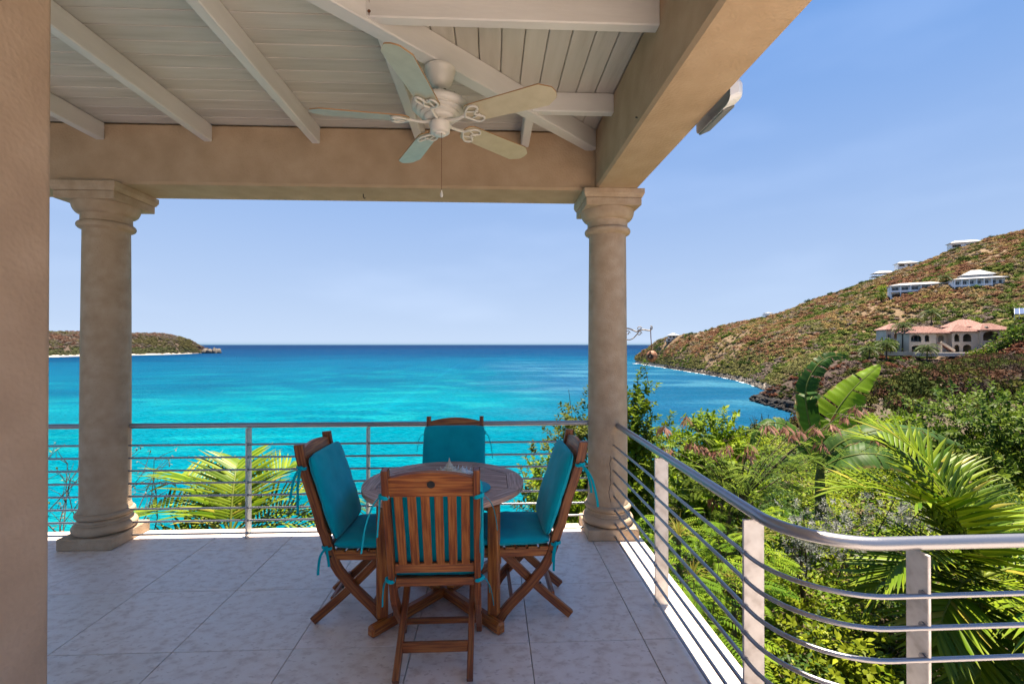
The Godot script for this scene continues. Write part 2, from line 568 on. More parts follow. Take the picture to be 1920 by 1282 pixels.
func build_roof() -> void:
	# stucco beams
	var st := Buf.new()
	st.box(Vector3(-3.0, 3.11, -4.065), Vector3(8.4, 0.48, 0.41), Basis(), 0.018)
	var fb := obj("front_beam", st, M.stucco)
	tag(fb, "long tan stucco beam across the sea side, resting on both columns", "beam")
	st = Buf.new()
	st.box(Vector3(1.025, 3.112, -1.78), Vector3(0.35, 0.484, 4.14), Basis(), 0.018)
	var sb := obj("side_beam", st, M.stucco)
	tag(sb, "tan stucco beam on the right running from the corner column over the viewer", "beam")
	# roof deck that closes the ceiling from above
	st = Buf.new()
	st.slab(PackedVector2Array([Vector2(-7.3, -4.47), Vector2(1.4, -4.47), Vector2(1.4, 0.3), Vector2(-7.3, 0.3)]), 3.372, 3.50)  # cut short behind the camera so sun reaches the added rear floor
	var rf := obj("roof", st, M.concrete)
	tag(rf, "flat roof deck lying over the planked terrace ceiling", "roof")
	# ceiling planks: left of the hip they run along x, right of it along z
	var ce := Node3D.new()
	ce.name = "ceiling"
	ce.set_meta("kind", "structure")
	add_child(ce)
	var pitch := 0.132
	var z := -3.858
	while z < 0.15:
		var z1 := z + pitch - 0.005
		var k := absi(int(z * 977)) % 17
		plank(PackedVector2Array([Vector2(-7, z), Vector2(-3.03 - z, z), Vector2(-3.03 - z1, z1), Vector2(-7, z1)]), true, ce, 0.90 + 0.10 * (k / 16.0))
		z += pitch
	var x := 0.848
	while x > -3.0:
		var x0 := x - pitch + 0.005
		var k := absi(int(x * 733)) % 17
		plank(PackedVector2Array([Vector2(x, -3.03 - x), Vector2(x, 0.28), Vector2(x0, 0.28), Vector2(x0, -3.03 - x0)]), false, ce, 0.93 + 0.07 * (k / 16.0))
		x -= pitch
	# white rafters; the left ones run to the front beam, the right ones to the side beam, all meet the hip
	var names := ["leftmost white rafter ending on the front beam above the left column", "second white rafter from the left, above the space right of the left column", "third white rafter from the left, beside the left fan blade", "white rafter behind the fan ending on the front beam", "short white jack rafter near the corner, ending on the front beam"]
	var xs := [-3.073, -2.248, -1.404, -0.568, 0.272]
	for q in xs.size():
		rafter(Vector3(xs[q], 0, -3.862), Vector3(xs[q], 0, minf(-3.03 - xs[q] - 0.03, 0.25)), names[q])
	rafter(Vector3(-3.91, 0, -3.862), Vector3(-3.91, 0, 0.25), "white rafter farthest left, beside the house wall")
	var rn := ["short white rafter near the corner ending on the side beam", "white rafter crossing right of the rust spots to the side beam", "white rafter overhead nearer the viewer ending on the side beam"]
	var zs := [-3.28, -2.38, -1.53]
	for q in zs.size():
		rafter(Vector3(0.852, 0, zs[q]), Vector3(-3.03 - zs[q] + 0.03, 0, zs[q]), rn[q])
	# the hip
	st = Buf.new()
	st.bar(Vector3(0.835, 3.268, -3.865), Vector3(-3.3, 3.268, 0.27), Vector3(1, 0, 1), 0.092, 0.150, 0.006)
	var hp := obj("hip_rafter", st, M.rafter)
	tag(hp, "white diagonal hip rafter running from the corner column inwards above the fan", "rafter")


func plank(pl: PackedVector2Array, along_x: bool, parent: Node, tone: float) -> void:
	var st := Buf.new()
	st.col = Color(tone, tone * 0.995, tone * 0.985)
	st.off = Vector2(rr(0, 5), rr(0, 5))
	var lo := 3.345
	var hi := 3.368
	# chamfer: the lower face is drawn in by 3 mm on the long sides
	var ch := 0.004
	var q := pl.duplicate()
	if along_x:
		for k in [0, 1]:
			q[k].y += ch
		for k in [2, 3]:
			q[k].y -= ch
	else:
		for k in [0, 1]:
			q[k].x -= ch
		for k in [2, 3]:
			q[k].x += ch
	var uv := func(p: Vector2) -> Vector2: return Vector2(p.y, p.x) if along_x else p
	var bot := []
	var us := []
	for k in 4:
		bot.append(Vector3(q[k].x, lo, q[k].y))
		us.append(uv.call(q[k]))
	st.poly(bot, Vector3.DOWN, us)
	for k in 4:
		var e := (k + 1) % 4
		var mid := (pl[k] + pl[e]) * 0.5 - (pl[0] + pl[2]) * 0.5
		st.poly([Vector3(q[k].x, lo, q[k].y), Vector3(q[e].x, lo, q[e].y), Vector3(pl[e].x, lo + ch, pl[e].y), Vector3(pl[k].x, lo + ch, pl[k].y)], Vector3(mid.x, -1, mid.y), [us[k], us[e], us[e], us[k]])
		st.poly([Vector3(pl[k].x, lo + ch, pl[k].y), Vector3(pl[e].x, lo + ch, pl[e].y), Vector3(pl[e].x, hi, pl[e].y), Vector3(pl[k].x, hi, pl[k].y)], Vector3(mid.x, 0, mid.y), [us[k], us[e], us[e], us[k]])
	obj("plank", st, M.plank, parent)


func rafter(p: Vector3, q: Vector3, label: String) -> void:
	var st := Buf.new()
	st.off = Vector2(rr(0, 3), rr(0, 3))
	var d := (q - p).normalized()
	st.bar(p + Vector3.UP * 3.276, q + Vector3.UP * 3.276, Vector3.UP.cross(d), 0.065, 0.134, 0.006)
	var o := obj("rafter", st, M.rafter)
	tag(o, label, "rafter", "white ceiling rafters")


func column_at(where: Vector3, label: String, crack: bool) -> void:
	var t := thing("column", label, "column", where, 0.0, "stone columns under the front beam")
	var st := Buf.new()
	st.box(Vector3(0, 0.0455, 0), Vector3(0.42, 0.089, 0.42), Basis(), 0.006)
	obj("plinth", st, M.stone, t)
	st = Buf.new()
	var pr := []
	for k in 11:
		var a := -PI / 2 + PI * k / 10
		pr.append(Vector2(0.172 + 0.043 * cos(a), 0.131 + 0.041 * sin(a)))
	pr.append_array([Vector2(0.186, 0.172), Vector2(0.186, 0.180)])
	for k in 7:
		var a := PI * k / 6
		pr.append(Vector2(0.184 - 0.012 * sin(a), 0.181 + 0.030 * k / 6))
	for k in 9:
		var a := -PI / 2 + PI * k / 8
		pr.append(Vector2(0.170 + 0.027 * cos(a), 0.237 + 0.025 * sin(a)))
	pr.append_array([Vector2(0.176, 0.262), Vector2(0.176, 0.272), Vector2(0.170, 0.285), Vector2(0.166, 0.31)])
	st.lathe(pr, 40)
	obj("base_moulding", st, M.stone, t)
	st = Buf.new()
	pr = []
	for k in 13:
		var f := k / 12.0
		pr.append(Vector2(0.166 - 0.010 * f * f, 0.31 + (2.525 - 0.31) * f))
	st.lathe(pr, 40)
	obj("shaft", st, M.stone, t)
	st = Buf.new()
	pr = [Vector2(0.156, 2.525), Vector2(0.166, 2.532)]
	for k in 9:
		var a := -PI / 2 + PI * k / 8
		pr.append(Vector2(0.166 + 0.028 * cos(a), 2.562 + 0.028 * sin(a)))
	pr.append_array([Vector2(0.170, 2.592), Vector2(0.168, 2.645)])
	for k in 9:
		var f := k / 8.0
		pr.append(Vector2(0.172 + 0.052 * sin(f * PI / 2), 2.65 + 0.085 * (1.0 - cos(f * PI / 2))))
	pr.append(Vector2(0.1, 2.736))
	st.lathe(pr, 40)
	obj("capital_moulding", st, M.stone, t)
	st = Buf.new()
	st.box(Vector3(0, 2.767, 0), Vector3(0.455, 0.062, 0.455), Basis(), 0.004)
	# flared upper member of the abacus
	for q in 4:
		var b := Basis(Vector3.UP, PI / 2 * q)
		var lo := 0.232
		var hi := 0.247
		st.poly([b * Vector3(-lo, 2.799, lo), b * Vector3(lo, 2.799, lo), b * Vector3(hi, 2.83, hi), b * Vector3(-hi, 2.83, hi)], b * Vector3(0, -0.4, 1))
		st.poly([b * Vector3(-hi, 2.83, hi), b * Vector3(hi, 2.83, hi), b * Vector3(hi, 2.868, hi), b * Vector3(-hi, 2.868, hi)], b * Vector3(0, 0, 1))
		st.poly([b * Vector3(-lo, 2.799, lo), b * Vector3(lo, 2.799, lo), Vector3(0, 2.799, 0)], Vector3.DOWN)
		st.poly([b * Vector3(-hi, 2.868, hi), b * Vector3(hi, 2.868, hi), Vector3(0, 2.868, 0)], Vector3.UP)
	obj("abacus", st, M.stone, t)
	if crack:
		st = Buf.new()
		var pts := []
		var wv := 0.0
		for k in 20:
			var y := 0.285 + k * 0.021
			wv = wv * 0.85 + rr(-0.0035, 0.0035)
			var a := PI / 2 + 0.16 + wv * 16.0
			var r := 0.1661
			pts.append(Vector3(cos(a) * r, y, sin(a) * r))
		st.tube(pts, 0.0022, 4)
		obj("crack", st, M.dark, t)


func build_columns() -> void:
	column_at(Vector3(-3.16, 0, -4.04), "left stone column, beside the bare shrub and the low palm", false)
	column_at(Vector3(0.998, 0, -4.04), "corner stone column on the right where both rails end, cracked near its foot", true)


func build_railings() -> void:
	var hs := [0.770, 0.665, 0.560, 0.455, 0.350, 0.245, 0.140, 0.035]
	# front rail
	var t := thing("front_railing", "horizontal steel railing along the sea edge behind the table", "railing", Vector3(0, 0, -4.07))
	for seg in [[-7.0, -3.29], [-2.985, 0.845]]:
		var st := Buf.new()
		st.tube([Vector3(seg[0], 0.926, 0), Vector3(seg[1], 0.926, 0)], 0.0215, 16)
		obj("top_rail", st, M.steel, t)
		for y in hs:
			st = Buf.new()
			st.tube([Vector3(seg[0], y, 0.02), Vector3(seg[1], y, 0.02)], 0.0085, 8)
			obj("bar", st, M.steel, t)
	for x in [-4.9, -2.03, -1.04]:
		post(Vector3(x, 0, 0.0), 0.0, t, hs)
	# side rail: along the floor edge, then round the bend to the right
	t = thing("side_railing", "steel railing with flat posts that bends to the right beside the garden", "railing", Vector3(1.045, 0, 0))
	var path := func(inset: float) -> Array:
		var r := 0.27 + inset
		var c := Vector3(0.27, 0, -1.815)
		var p := [Vector3(-inset, 0, -3.885), Vector3(-inset, 0, -2.9), Vector3(-inset, 0, -1.95)]
		for k in 13:
			var a := PI - PI / 2 * k / 12
			p.append(c + Vector3(cos(a) * r, 0, sin(a) * r))
		p.append_array([Vector3(1.2, 0, c.z + r - 0.01), Vector3(5.8, 0, c.z + r - 0.06)])
		return p
	var up := func(a: Array, y: float) -> Array:
		var o := []
		for p in a:
			o.append(p + Vector3.UP * y)
		return o
	var st2 := Buf.new()
	st2.tube(up.call(path.call(0.0), 0.93), 0.0225, 20)
	obj("top_rail", st2, M.steel, t)
	for y in hs:
		st2 = Buf.new()
		st2.tube(up.call(path.call(0.035), y), 0.0085, 10)
		obj("bar", st2, M.steel, t)
	post(Vector3(0.0, 0, -2.88), PI / 2, t, hs)
	post(Vector3(0.0, 0, -1.855), PI / 2, t, hs)
	post(Vector3(0.40, 0, -1.55), 0.0, t, hs)
	post(Vector3(1.9, 0, -1.57), 0.0, t, hs)


# a flat plate post; turn 0 sets its plate across z
func post(p: Vector3, turn: float, t: Node, hs: Array) -> void:
	var st := Buf.new()
	var b := Basis(Vector3.UP, turn)
	st.box(p + Vector3(0, 0.452, 0), Vector3(0.012, 0.904, 0.085), b, 0.002)
	st.box(p + Vector3(0, 0.003, 0), Vector3(0.03, 0.006, 0.095), b, 0.001)
	var o := obj("post", st, M.plate, t)
	for y in hs:
		st = Buf.new()
		var q: Vector3 = p + b * Vector3(0, 0, 0.024 if turn == 0.0 else -0.035)
		var d: Vector3 = b * Vector3(0.012, 0, 0)
		st.tube([q - d + Vector3.UP * y, q + d + Vector3.UP * y], 0.0125, 8)
		obj("collar", st, M.steel, o)


# ---------------------------------------------------------------- sea and land
func sea_color(p: Vector3, nz: FastNoiseLite) -> Color:
	var d := Vector2(p.x, p.z).length()
	var w := nz.get_noise_2d(p.x * 0.35, p.z)
	var w2 := nz.get_noise_2d(p.x * 1.3 + 500, p.z * 3.0)
	var w3 := nz.get_noise_2d(p.x * 3.0 - 900, p.z * 9.0)
	var l := log(d)
	# water over pale sand near the shore, deeper and bluer outwards
	var near := Color(0.00345, 0.161, 0.2127)
	var shallow := Color(0.000345, 0.1782, 0.2472)
	var mid := Color(0.0, 0.095, 0.190)
	var deep := Color(0.0, 0.043, 0.120)
	var far := Color(0.0005, 0.022, 0.075)
	var c := near.lerp(shallow, sm(log(75.0), log(110.0), l))
	c = c.lerp(mid, sm(log(220.0), log(520.0), l + w * 0.35))
	c = c.lerp(deep, sm(log(600.0), log(1500.0), l + w * 0.3))
	c = c.lerp(far, sm(log(1500.0), log(5000.0), l + w * 0.2))
	# sea-grass and reef patches over the sand
	var reef := sm(0.08, 0.34, w2 + w * 0.6) * (1.0 - sm(500.0, 1200.0, d))
	c = c.lerp(Color(0.00092, 0.0966, 0.1656), reef * 0.5)
	var ripple_tint := sm(0.05, 0.4, w3) * (1.0 - sm(300.0, 700.0, d))  # sand ripples, plus light and dark of wavelets painted into the water colour
	c = c.lerp(Color(0.01104, 0.2668, 0.2852), ripple_tint * 0.55)
	# a long reef band
	var band := exp(-pow((l - log(335.0) - w * 0.15) / 0.16, 2.0)) * sm(30.0, -60.0, p.x + w * 60.0)
	c = c.lerp(Color(0.00092, 0.0874, 0.1748), band * 0.6)
	# the bay on the right is deeper and bluer
	var bay := sm(-15.0, 70.0, p.x + (p.z + 60.0) * -0.06 + w * 25.0) * (1.0 - sm(380.0, 900.0, d))
	c = c.lerp(Color(0.014, 0.092, 0.195).lerp(Color(0.048, 0.165, 0.250), sm(-0.1, 0.4, w2)), bay * 0.9)
	return c * (1.0 + w2 * 0.2)


func build_sea() -> void:
	var nz := noise_of(71, 0.006, 4)
	var swell := noise_of(73, 0.11, 3)
	# a rectangular grid: fine in the bay, coarser towards the horizon
	var xs := []
	var x := -150.0
	while x < 135.0:
		xs.append(x)
		x += 1.25
	var step := 1.4
	while x < 60000.0:
		xs.append(x)
		x += step
		step *= 1.16
	step = 1.4
	x = -150.0
	while x > -60000.0:
		x -= step
		step *= 1.16
		xs.push_front(x)
	var rows := []
	var cols := []
	var z := 20.0
	var d := 26.0
	while d < 40000.0:
		var r := []
		var cc := []
		# real waves near by, flattened out where the mesh gets too coarse for them
		var amp := 0.55 * (1.0 - sm(130.0, 330.0, d))
		for q in xs:
			var p := Vector3(q, SEA_Y, z - d)
			cc.append(sea_color(p, nz))
			if amp > 0.0 and absf(q) < 150.0:
				var a := swell.get_noise_2d(p.x * 0.75 + p.z * 0.3, p.z * 1.7 - p.x * 0.15)
				p.y += amp * (0.35 - absf(a) * 1.6) * sm(150.0, 120.0, absf(q))
			r.append(p)
		rows.append(r)
		cols.append(cc)
		d *= 1.0095 if d < 330.0 else 1.022
	var st := Buf.new()
	st.sheet(rows, Vector3.UP, cols)
	# finer wave relief: crests along x
	var wave := grey_tex(72, 0.03, 5, 1024)
	var painted_ripples := ramp_tex(74, 0.03, 5, [[0.0, Color(0.55, 0.62, 0.70)], [0.45, Color(0.78, 0.82, 0.86)], [0.62, Color(0.95, 0.96, 0.97)], [1.0, Color(1, 1, 1)]], 1024)  # lighter and darker wave ripples painted into the albedo
	var m := mat(Color.WHITE, 0.35, {"vc": true, "tex": painted_ripples, "spec": 0.04, "bump": wave, "depth": 90.0, "tri": Vector3(0.011, 0.011, 0.034)})
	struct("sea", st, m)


func cr(a: Vector3, b: Vector3, c: Vector3, d: Vector3, t: float) -> Vector3:
	return 0.5 * ((2.0 * b) + (c - a) * t + (2.0 * a - 5.0 * b + 4.0 * c - d) * t * t + (3.0 * b - a - 3.0 * c + d) * t * t * t)


# a hillside lofted between its foot and its crest; returns rows of points
func loft(foot: Array, crest: Array, bulge: float, sub: int, across: int, back: Vector3, rough: float, nz: FastNoiseLite) -> Array:
	var rows := []
	var n := foot.size()
	for k in n - 1:
		for s in sub + (1 if k == n - 2 else 0):
			var t := float(s) / sub
			var f := cr(foot[maxi(k - 1, 0)], foot[k], foot[k + 1], foot[mini(k + 2, n - 1)], t)
			var c := cr(crest[maxi(k - 1, 0)], crest[k], crest[k + 1], crest[mini(k + 2, n - 1)], t)
			var r := [f + (f - c) * Vector3(0.06, 0, 0.06) + Vector3(0, -3, 0)]
			for q in across + 1:
				var u := float(q) / across
				var p: Vector3 = f.lerp(c, u)
				p.y += bulge * sin(u * PI) + nz.get_noise_2d(p.x, p.z) * rough * sin(u * PI) * 1.5
				r.append(p)
			for q in [0.35, 1.0]:
				var p: Vector3 = c + back * q
				p.y -= 6.0 * q * q
				r.append(p)
			rows.append(r)
	return rows


func hill(called: String, rows: Array, nz: FastNoiseLite, tones: Array, sandy := false) -> void:
	var cols := []
	for r in rows:
		var cc := []
		for q in r.size():
			var w := nz.get_noise_2d(r[q].x * 2.0, r[q].z * 2.0) * 0.5 + 0.5
			var cl: Color = tones[0].lerp(tones[1], w)
			if sandy and r[q].y < SEA_Y + 2.2:
				cl = tones[2]
			cc.append(cl)
		cols.append(cc)
	var st := Buf.new()
	st.sheet(rows, Vector3.UP, cols)
	struct(called, st, M.soil)


# a clump of small leaves in a dome, about 1 m across
func clump(seed_: int, n: int, leaf: float, bare := 0.0) -> ArrayMesh:
	var g := RandomNumberGenerator.new()
	g.seed = seed_
	var st := Buf.new()
	for k in n:
		var d := Vector3(g.randfn(), absf(g.randfn()) * 0.9 - 0.1, g.randfn()).normalized()
		var r := 0.5 * pow(g.randf(), 0.35) * (0.75 + 0.3 * sin(d.x * 5.0 + seed_) * cos(d.z * 4.0))
		var p := d * r
		var a := Vector3(g.randfn(), g.randfn(), g.randfn()).normalized()
		var nn := (d + a * 0.7).normalized()
		var x := nn.cross(a).normalized() * leaf * g.randf_range(0.6, 1.3)
		var y := nn.cross(x).normalized() * leaf * g.randf_range(0.5, 1.0)
		var tone := g.randf_range(0.72, 1.2)
		st.col = Color(tone, tone, tone)
		var s := st.v.size()
		st.pt(p - x, nn)
		st.pt(p - y * 0.7 + x * 0.2, nn)
		st.pt(p + x, nn)
		st.pt(p + y * 0.8, nn)
		st.i.append_array([s, s + 2, s + 1, s, s + 3, s + 2])
	# a few twigs
	for k in 5 + int(bare * 14):
		var d := Vector3(g.randfn(), 1.0 + g.randf(), g.randfn()).normalized()
		st.col = Color(0.9, 0.8, 0.75)
		st.tube([Vector3(0, -0.25, 0), d * 0.25 + Vector3(0, -0.1, 0), d * 0.55 + Vector3(g.randfn(), 0, g.randfn()) * 0.08], [0.02, 0.014, 0.004], 3, false)
	return st.mesh()


# scatter scrub over a loft; tint(p, u) gives a colour, skip(p) leaves clearings
func scatter(called: String, rows: Array, count: int, smin: float, smax: float, shapes: Array, tint: Callable, skip: Callable, label: String) -> void:
	var places := []
	var tints := []
	for q in shapes.size():
		places.append([])
		tints.append([])
	# pick cells by area
	var cum := PackedFloat32Array()
	var cells := []
	var tot := 0.0
	for a in rows.size() - 1:
		for b in range(1, rows[0].size() - 2):
			var e: float = (rows[a + 1][b] - rows[a][b]).cross(rows[a][b + 1] - rows[a][b]).length()
			tot += e
			cum.append(tot)
			cells.append([a, b])
	for k in count:
		var w: Array = cells[mini(cum.bsearch(rng.randf() * tot), cells.size() - 1)]
		var s := rng.randf()
		var t := rng.randf()
		var a: int = w[0]
		var b: int = w[1]
		var p: Vector3 = rows[a][b].lerp(rows[a + 1][b], s).lerp(rows[a][b + 1].lerp(rows[a + 1][b + 1], s), t)
		var u := (b - 1 + t) / float(rows[0].size() - 4)
		if skip.call(p, u):
			continue
		var sz := lerpf(smin, smax, pow(rng.randf(), 1.8))
		var q := rng.randi() % shapes.size()
		var bs := Basis(Vector3.UP, rng.randf() * TAU).scaled(Vector3(sz * rr(0.9, 1.25), sz * rr(0.5, 0.85), sz * rr(0.9, 1.25)))
		places[q].append(Transform3D(bs, p + Vector3(0, sz * 0.15, 0)))
		tints[q].append(tint.call(p, u))
	for q in shapes.size():
		var o := copies(called, shapes[q], M.scrub, places[q], tints[q])
		tag(o, label, "shrubs")


func build_land() -> void:
	var nz := noise_of(81, 0.012, 4)
	var zone := noise_of(82, 0.018, 3)
	var fine := noise_of(83, 0.09, 2)
	var patch := noise_of(84, 0.014, 3)
	var gold := Color(0.34, 0.25, 0.10)
	var shapes := [clump(1, 150, 0.105), clump(2, 130, 0.10, 0.3), clump(3, 170, 0.095)]
	var V := func(x: float, y: float, z: float) -> Vector3: return Vector3(x, y, z)
	# --- the headland that closes the bay on the right
	var foot := [V.call(205, SEA_Y, -668), V.call(196, SEA_Y, -628), V.call(188, SEA_Y, -535), V.call(185, SEA_Y, -476), V.call(182, SEA_Y, -420), V.call(176, SEA_Y, -357), V.call(166, SEA_Y, -302), V.call(147, SEA_Y, -241), V.call(160, -16, -232), V.call(176, -12, -228), V.call(192, -9, -226), V.call(204, -6, -220), V.call(216, -3, -214), V.call(228, 2, -206), V.call(240, 7, -198), V.call(256, 11, -190), V.call(285, 14, -174), V.call(330, 18, -130), V.call(385, 22, -70), V.call(430, 24, 10)]
	var crest := [V.call(212, -20, -685), V.call(204, -11, -630), V.call(203, 5.5, -572), V.call(213, 11.5, -539), V.call(223, 13.3, -511), V.call(242, 20.7, -490), V.call(259, 25.4, -469), V.call(275, 30.1, -450), V.call(300, 42, -432), V.call(327, 53.4, -414), V.call(352, 65, -397), V.call(371, 72.8, -386), V.call(388, 82, -375), V.call(407, 88, -367), V.call(421, 91.6, -356), V.call(439, 99, -336), V.call(475, 107, -309), V.call(545, 118, -260), V.call(630, 124, -170), V.call(690, 124, -20)]
	var far := loft(foot, crest, 5.0, 8, 26, Vector3(110, -16, -60), 5.0, nz)
	hill("headland", far, nz, [Color(0.17, 0.105, 0.06), Color(0.215, 0.155, 0.085), Color(0.4032, 0.3456, 0.288)], true)
	var rust := Color(0.2554, 0.1344, 0.08064)
	var amber := Color(0.3091, 0.2016, 0.09856)
	var tan := Color(0.3226, 0.2554, 0.1568)
	var mauve := Color(0.233, 0.1837, 0.1523)
	var olive := Color(0.1792, 0.1747, 0.0672)
	var green := Color(0.07616, 0.1254, 0.0224)
	var lime := Color(0.215, 0.233, 0.06272)
	var hue := func(p: Vector3, u: float) -> Color:
		var w := zone.get_noise_2d(p.x, p.z) + fine.get_noise_2d(p.x, p.z) * 0.6 + rr(-0.2, 0.2)
		var low := 1.0 - sm(0.10, 0.40, u + rr(-0.1, 0.1))
		var c: Color = rust if w < -0.18 else (amber if w < 0.10 else (tan if w < 0.26 else (mauve if w < 0.42 else olive)))
		if low > 0.5:
			c = olive if w < 0.0 else (lime if w < 0.2 else (green if w < 0.4 else mauve))
		elif rng.randf() < 0.07 or patch.get_noise_2d(p.x * 1.7, p.z * 1.7) + fine.get_noise_2d(p.z, p.x) * 0.35 > 0.36:
			c = green if rng.randf() < 0.6 else lime
		elif patch.get_noise_2d(p.x + 700.0, p.z) > 0.05 and rng.randf() < 0.35:
			c = gold
		return c * rr(0.75, 1.2)
	# no scrub on the house plots: x, z, radius
	var plots := [Vector3(281, -301, 10), Vector3(292, -269, 10), Vector3(345, -402, 10), Vector3(360, -396, 10), Vector3(392, -376, 12), Vector3(208, -534, 11), Vector3(186, -191, 9), Vector3(203, -187, 9), Vector3(182, -210, 7), Vector3(196, -186, 8)]
	var clear := func(p: Vector3, u: float) -> bool:
		for q in plots:
			if Vector2(p.x - q.x, p.z - q.y).length() < q.z:
				return true
		if u > 0.12 and patch.get_noise_2d(p.x * 0.9 + 300.0, p.z * 0.9) > 0.33 and rng.randf() < 0.65:
			return true
		return p.y < SEA_Y + 2.6
	scatter("hillside_scrub", far, 72000, 1.5, 5.0, shapes, hue, clear, "dry rust, amber and olive scrub covering the far hillside")
	var wood := func(p: Vector3, u: float) -> Color:
		return Color(0.035, 0.062, 0.014).lerp(Color(0.13, 0.15, 0.03), rng.randf())
	var thin := func(p: Vector3, u: float) -> bool:
		return p.y < SEA_Y + 5.0 or clear.call(p, u) or (u < 0.9 and zone.get_noise_2d(p.x + 90.0, p.z) < 0.05)
	scatter("hillside_trees", far, 1500, 4.0, 8.5, [clump(7, 420, 0.06, 0.2), clump(8, 360, 0.065)], wood, thin, "darker green low trees dotted over the far hillside and along its ridge")
	# --- the dark spur in front of it, below the beige villa
	foot = [V.call(119, SEA_Y, -206), V.call(117, SEA_Y, -196), V.call(115, SEA_Y, -181), V.call(113, SEA_Y, -166), V.call(111, SEA_Y, -152), V.call(113, SEA_Y, -146), V.call(120, SEA_Y, -144), V.call(126, SEA_Y, -139), V.call(131, SEA_Y, -130), V.call(131, SEA_Y, -119), V.call(129, SEA_Y, -109), V.call(128, SEA_Y, -99), V.call(126, SEA_Y, -82), V.call(124, -16, -52), V.call(128, -9, -15), V.call(136, -7, 40)]
	crest = [V.call(122, -23.1, -211), V.call(124, -18.5, -203), V.call(128, -14.4, -200), V.call(137, -9.8, -201), V.call(147, -5.5, -202), V.call(156, -2.9, -200), V.call(165, -3.6, -197), V.call(175, -4.6, -193), V.call(189, -4.0, -188), V.call(201, 2.4, -182), V.call(208, 10.6, -177), V.call(223, 17, -171), V.call(245, 24.7, -160), V.call(285, 31, -118), V.call(325, 36, -55), V.call(360, 38, 30)]
	var spur := loft(foot, crest, 2.5, 8, 20, Vector3(40, 2, -30), 2.5, nz)
	hill("spur", spur, nz, [Color(0.0544, 0.0352, 0.0256), Color(0.0832, 0.0544, 0.0384), Color(0.1024, 0.0896, 0.0832)], true)
	var dark := func(p: Vector3, u: float) -> Color:
		var w := zone.get_noise_2d(p.x * 2.2, p.z * 2.2) + fine.get_noise_2d(p.x * 1.5, p.z * 1.5) * 0.5 + rr(-0.25, 0.25)
		var c: Color = Color(0.1306, 0.05376, 0.03226) if w < -0.15 else (Color(0.1306, 0.096, 0.08064) if w < 0.12 else (Color(0.07296, 0.0768, 0.0215) if w < 0.32 else Color(0.0384, 0.0576, 0.01536)))
		if u > 0.72 and rng.randf() < 0.45:
			c = Color(0.0576, 0.096, 0.0215)
		return c * rr(0.8, 1.4)
	scatter("spur_scrub", spur, 24000, 1.2, 3.8, shapes, dark, clear, "dark brown and green scrub on the near spur below the beige villa")
	# --- the low headland across the bay at the left
	foot = [V.call(-954, SEA_Y, -836), V.call(-932, SEA_Y, -896), V.call(-879, SEA_Y, -965), V.call(-874, SEA_Y, -1049), V.call(-837, SEA_Y, -1149), V.call(-815, SEA_Y, -1206), V.call(-812, SEA_Y, -1271), V.call(-823, SEA_Y, -1344), V.call(-833, SEA_Y, -1410), V.call(-838, SEA_Y, -1440)]
	crest = [V.call(-1202, 34, -1053), V.call(-1112, 32, -1069), V.call(-1026, 30, -1126), V.call(-995, 31, -1194), V.call(-927, 30, -1271), V.call(-899, 30, -1330), V.call(-875, 22, -1369), V.call(-863, 9, -1409), V.call(-850, -14, -1439), V.call(-846, -23, -1455)]
	var west := loft(foot, crest, 9.0, 8, 16, Vector3(-150, -15, -150), 5.0, nz)
	hill("west_headland", west, nz, [Color(0.0832, 0.0544, 0.0384), Color(0.1152, 0.0832, 0.064), Color(0.352, 0.32, 0.2816)], true)
	var pale := func(p: Vector3, u: float) -> Color:
		var w := zone.get_noise_2d(p.x * 0.5, p.z * 0.5) + rr(-0.3, 0.3)
		var c: Color = Color(0.1382, 0.08064, 0.0576) if w < -0.2 else (Color(0.1267, 0.1075, 0.08832) if w < 0.15 else Color(0.09984, 0.09216, 0.04224))
		if u < 0.2:
			c = Color(0.09216, 0.09984, 0.04608)
		return c * rr(1.1, 1.7)
	scatter("west_scrub", west, 9000, 4.5, 11.0, shapes, pale, clear, "brown and grey green scrub on the low headland at the left horizon")
	var st := Buf.new()
	for k in 9:
		var a := k * 0.9
		rock_into(st, Vector3(-806 + sin(a * 3.1) * 16, SEA_Y + 3, -1405 + cos(a * 2.3) * 12), Vector3(rr(7, 13), rr(7, 15), rr(7, 12)), 300 + k)
	var o := obj("islet", st, M.rock)
	tag(o, "grey rock islet standing in the sea just off the left headland", "islet")
	# --- beach, rocks and surf
	build_shore(far, spur, west)


func rock_into(st: Buf, o: Vector3, s: Vector3, seed_: int, tone := Color(0.2176, 0.192, 0.1664)) -> void:
	var nz := noise_of(seed_, 0.9, 3)
	var rows := []
	var cols := []
	for a in 8:
		var r := []
		var cc := []
		for b in 11:
			var th := PI * a / 7
			var ph := TAU * (b % 10) / 10
			var d := Vector3(sin(th) * cos(ph), cos(th), sin(th) * sin(ph))
			var k := 0.78 + 0.55 * nz.get_noise_3dv(d * 1.3)
			r.append(o + d * s * k)
			cc.append(tone * (0.8 + 0.4 * absf(nz.get_noise_3dv(d * 3.0))))
		rows.append(r)
		cols.append(cc)
	st.sheet(rows, Vector3.ZERO, cols, true)
	# make faces look outwards
	var first := st.i.size() - 7 * 10 * 6
	var s0 := st.v.size() - 88
	var test := 0.0
	for k in range(s0, st.v.size()):
		test += st.n[k].dot(st.v[k] - o)
	if test < 0.0:
		for k in range(s0, st.v.size()):
			st.n[k] = -st.n[k]
		for k in range(first, st.i.size(), 3):
			var e := st.i[k + 1]
			st.i[k + 1] = st.i[k + 2]
			st.i[k + 2] = e


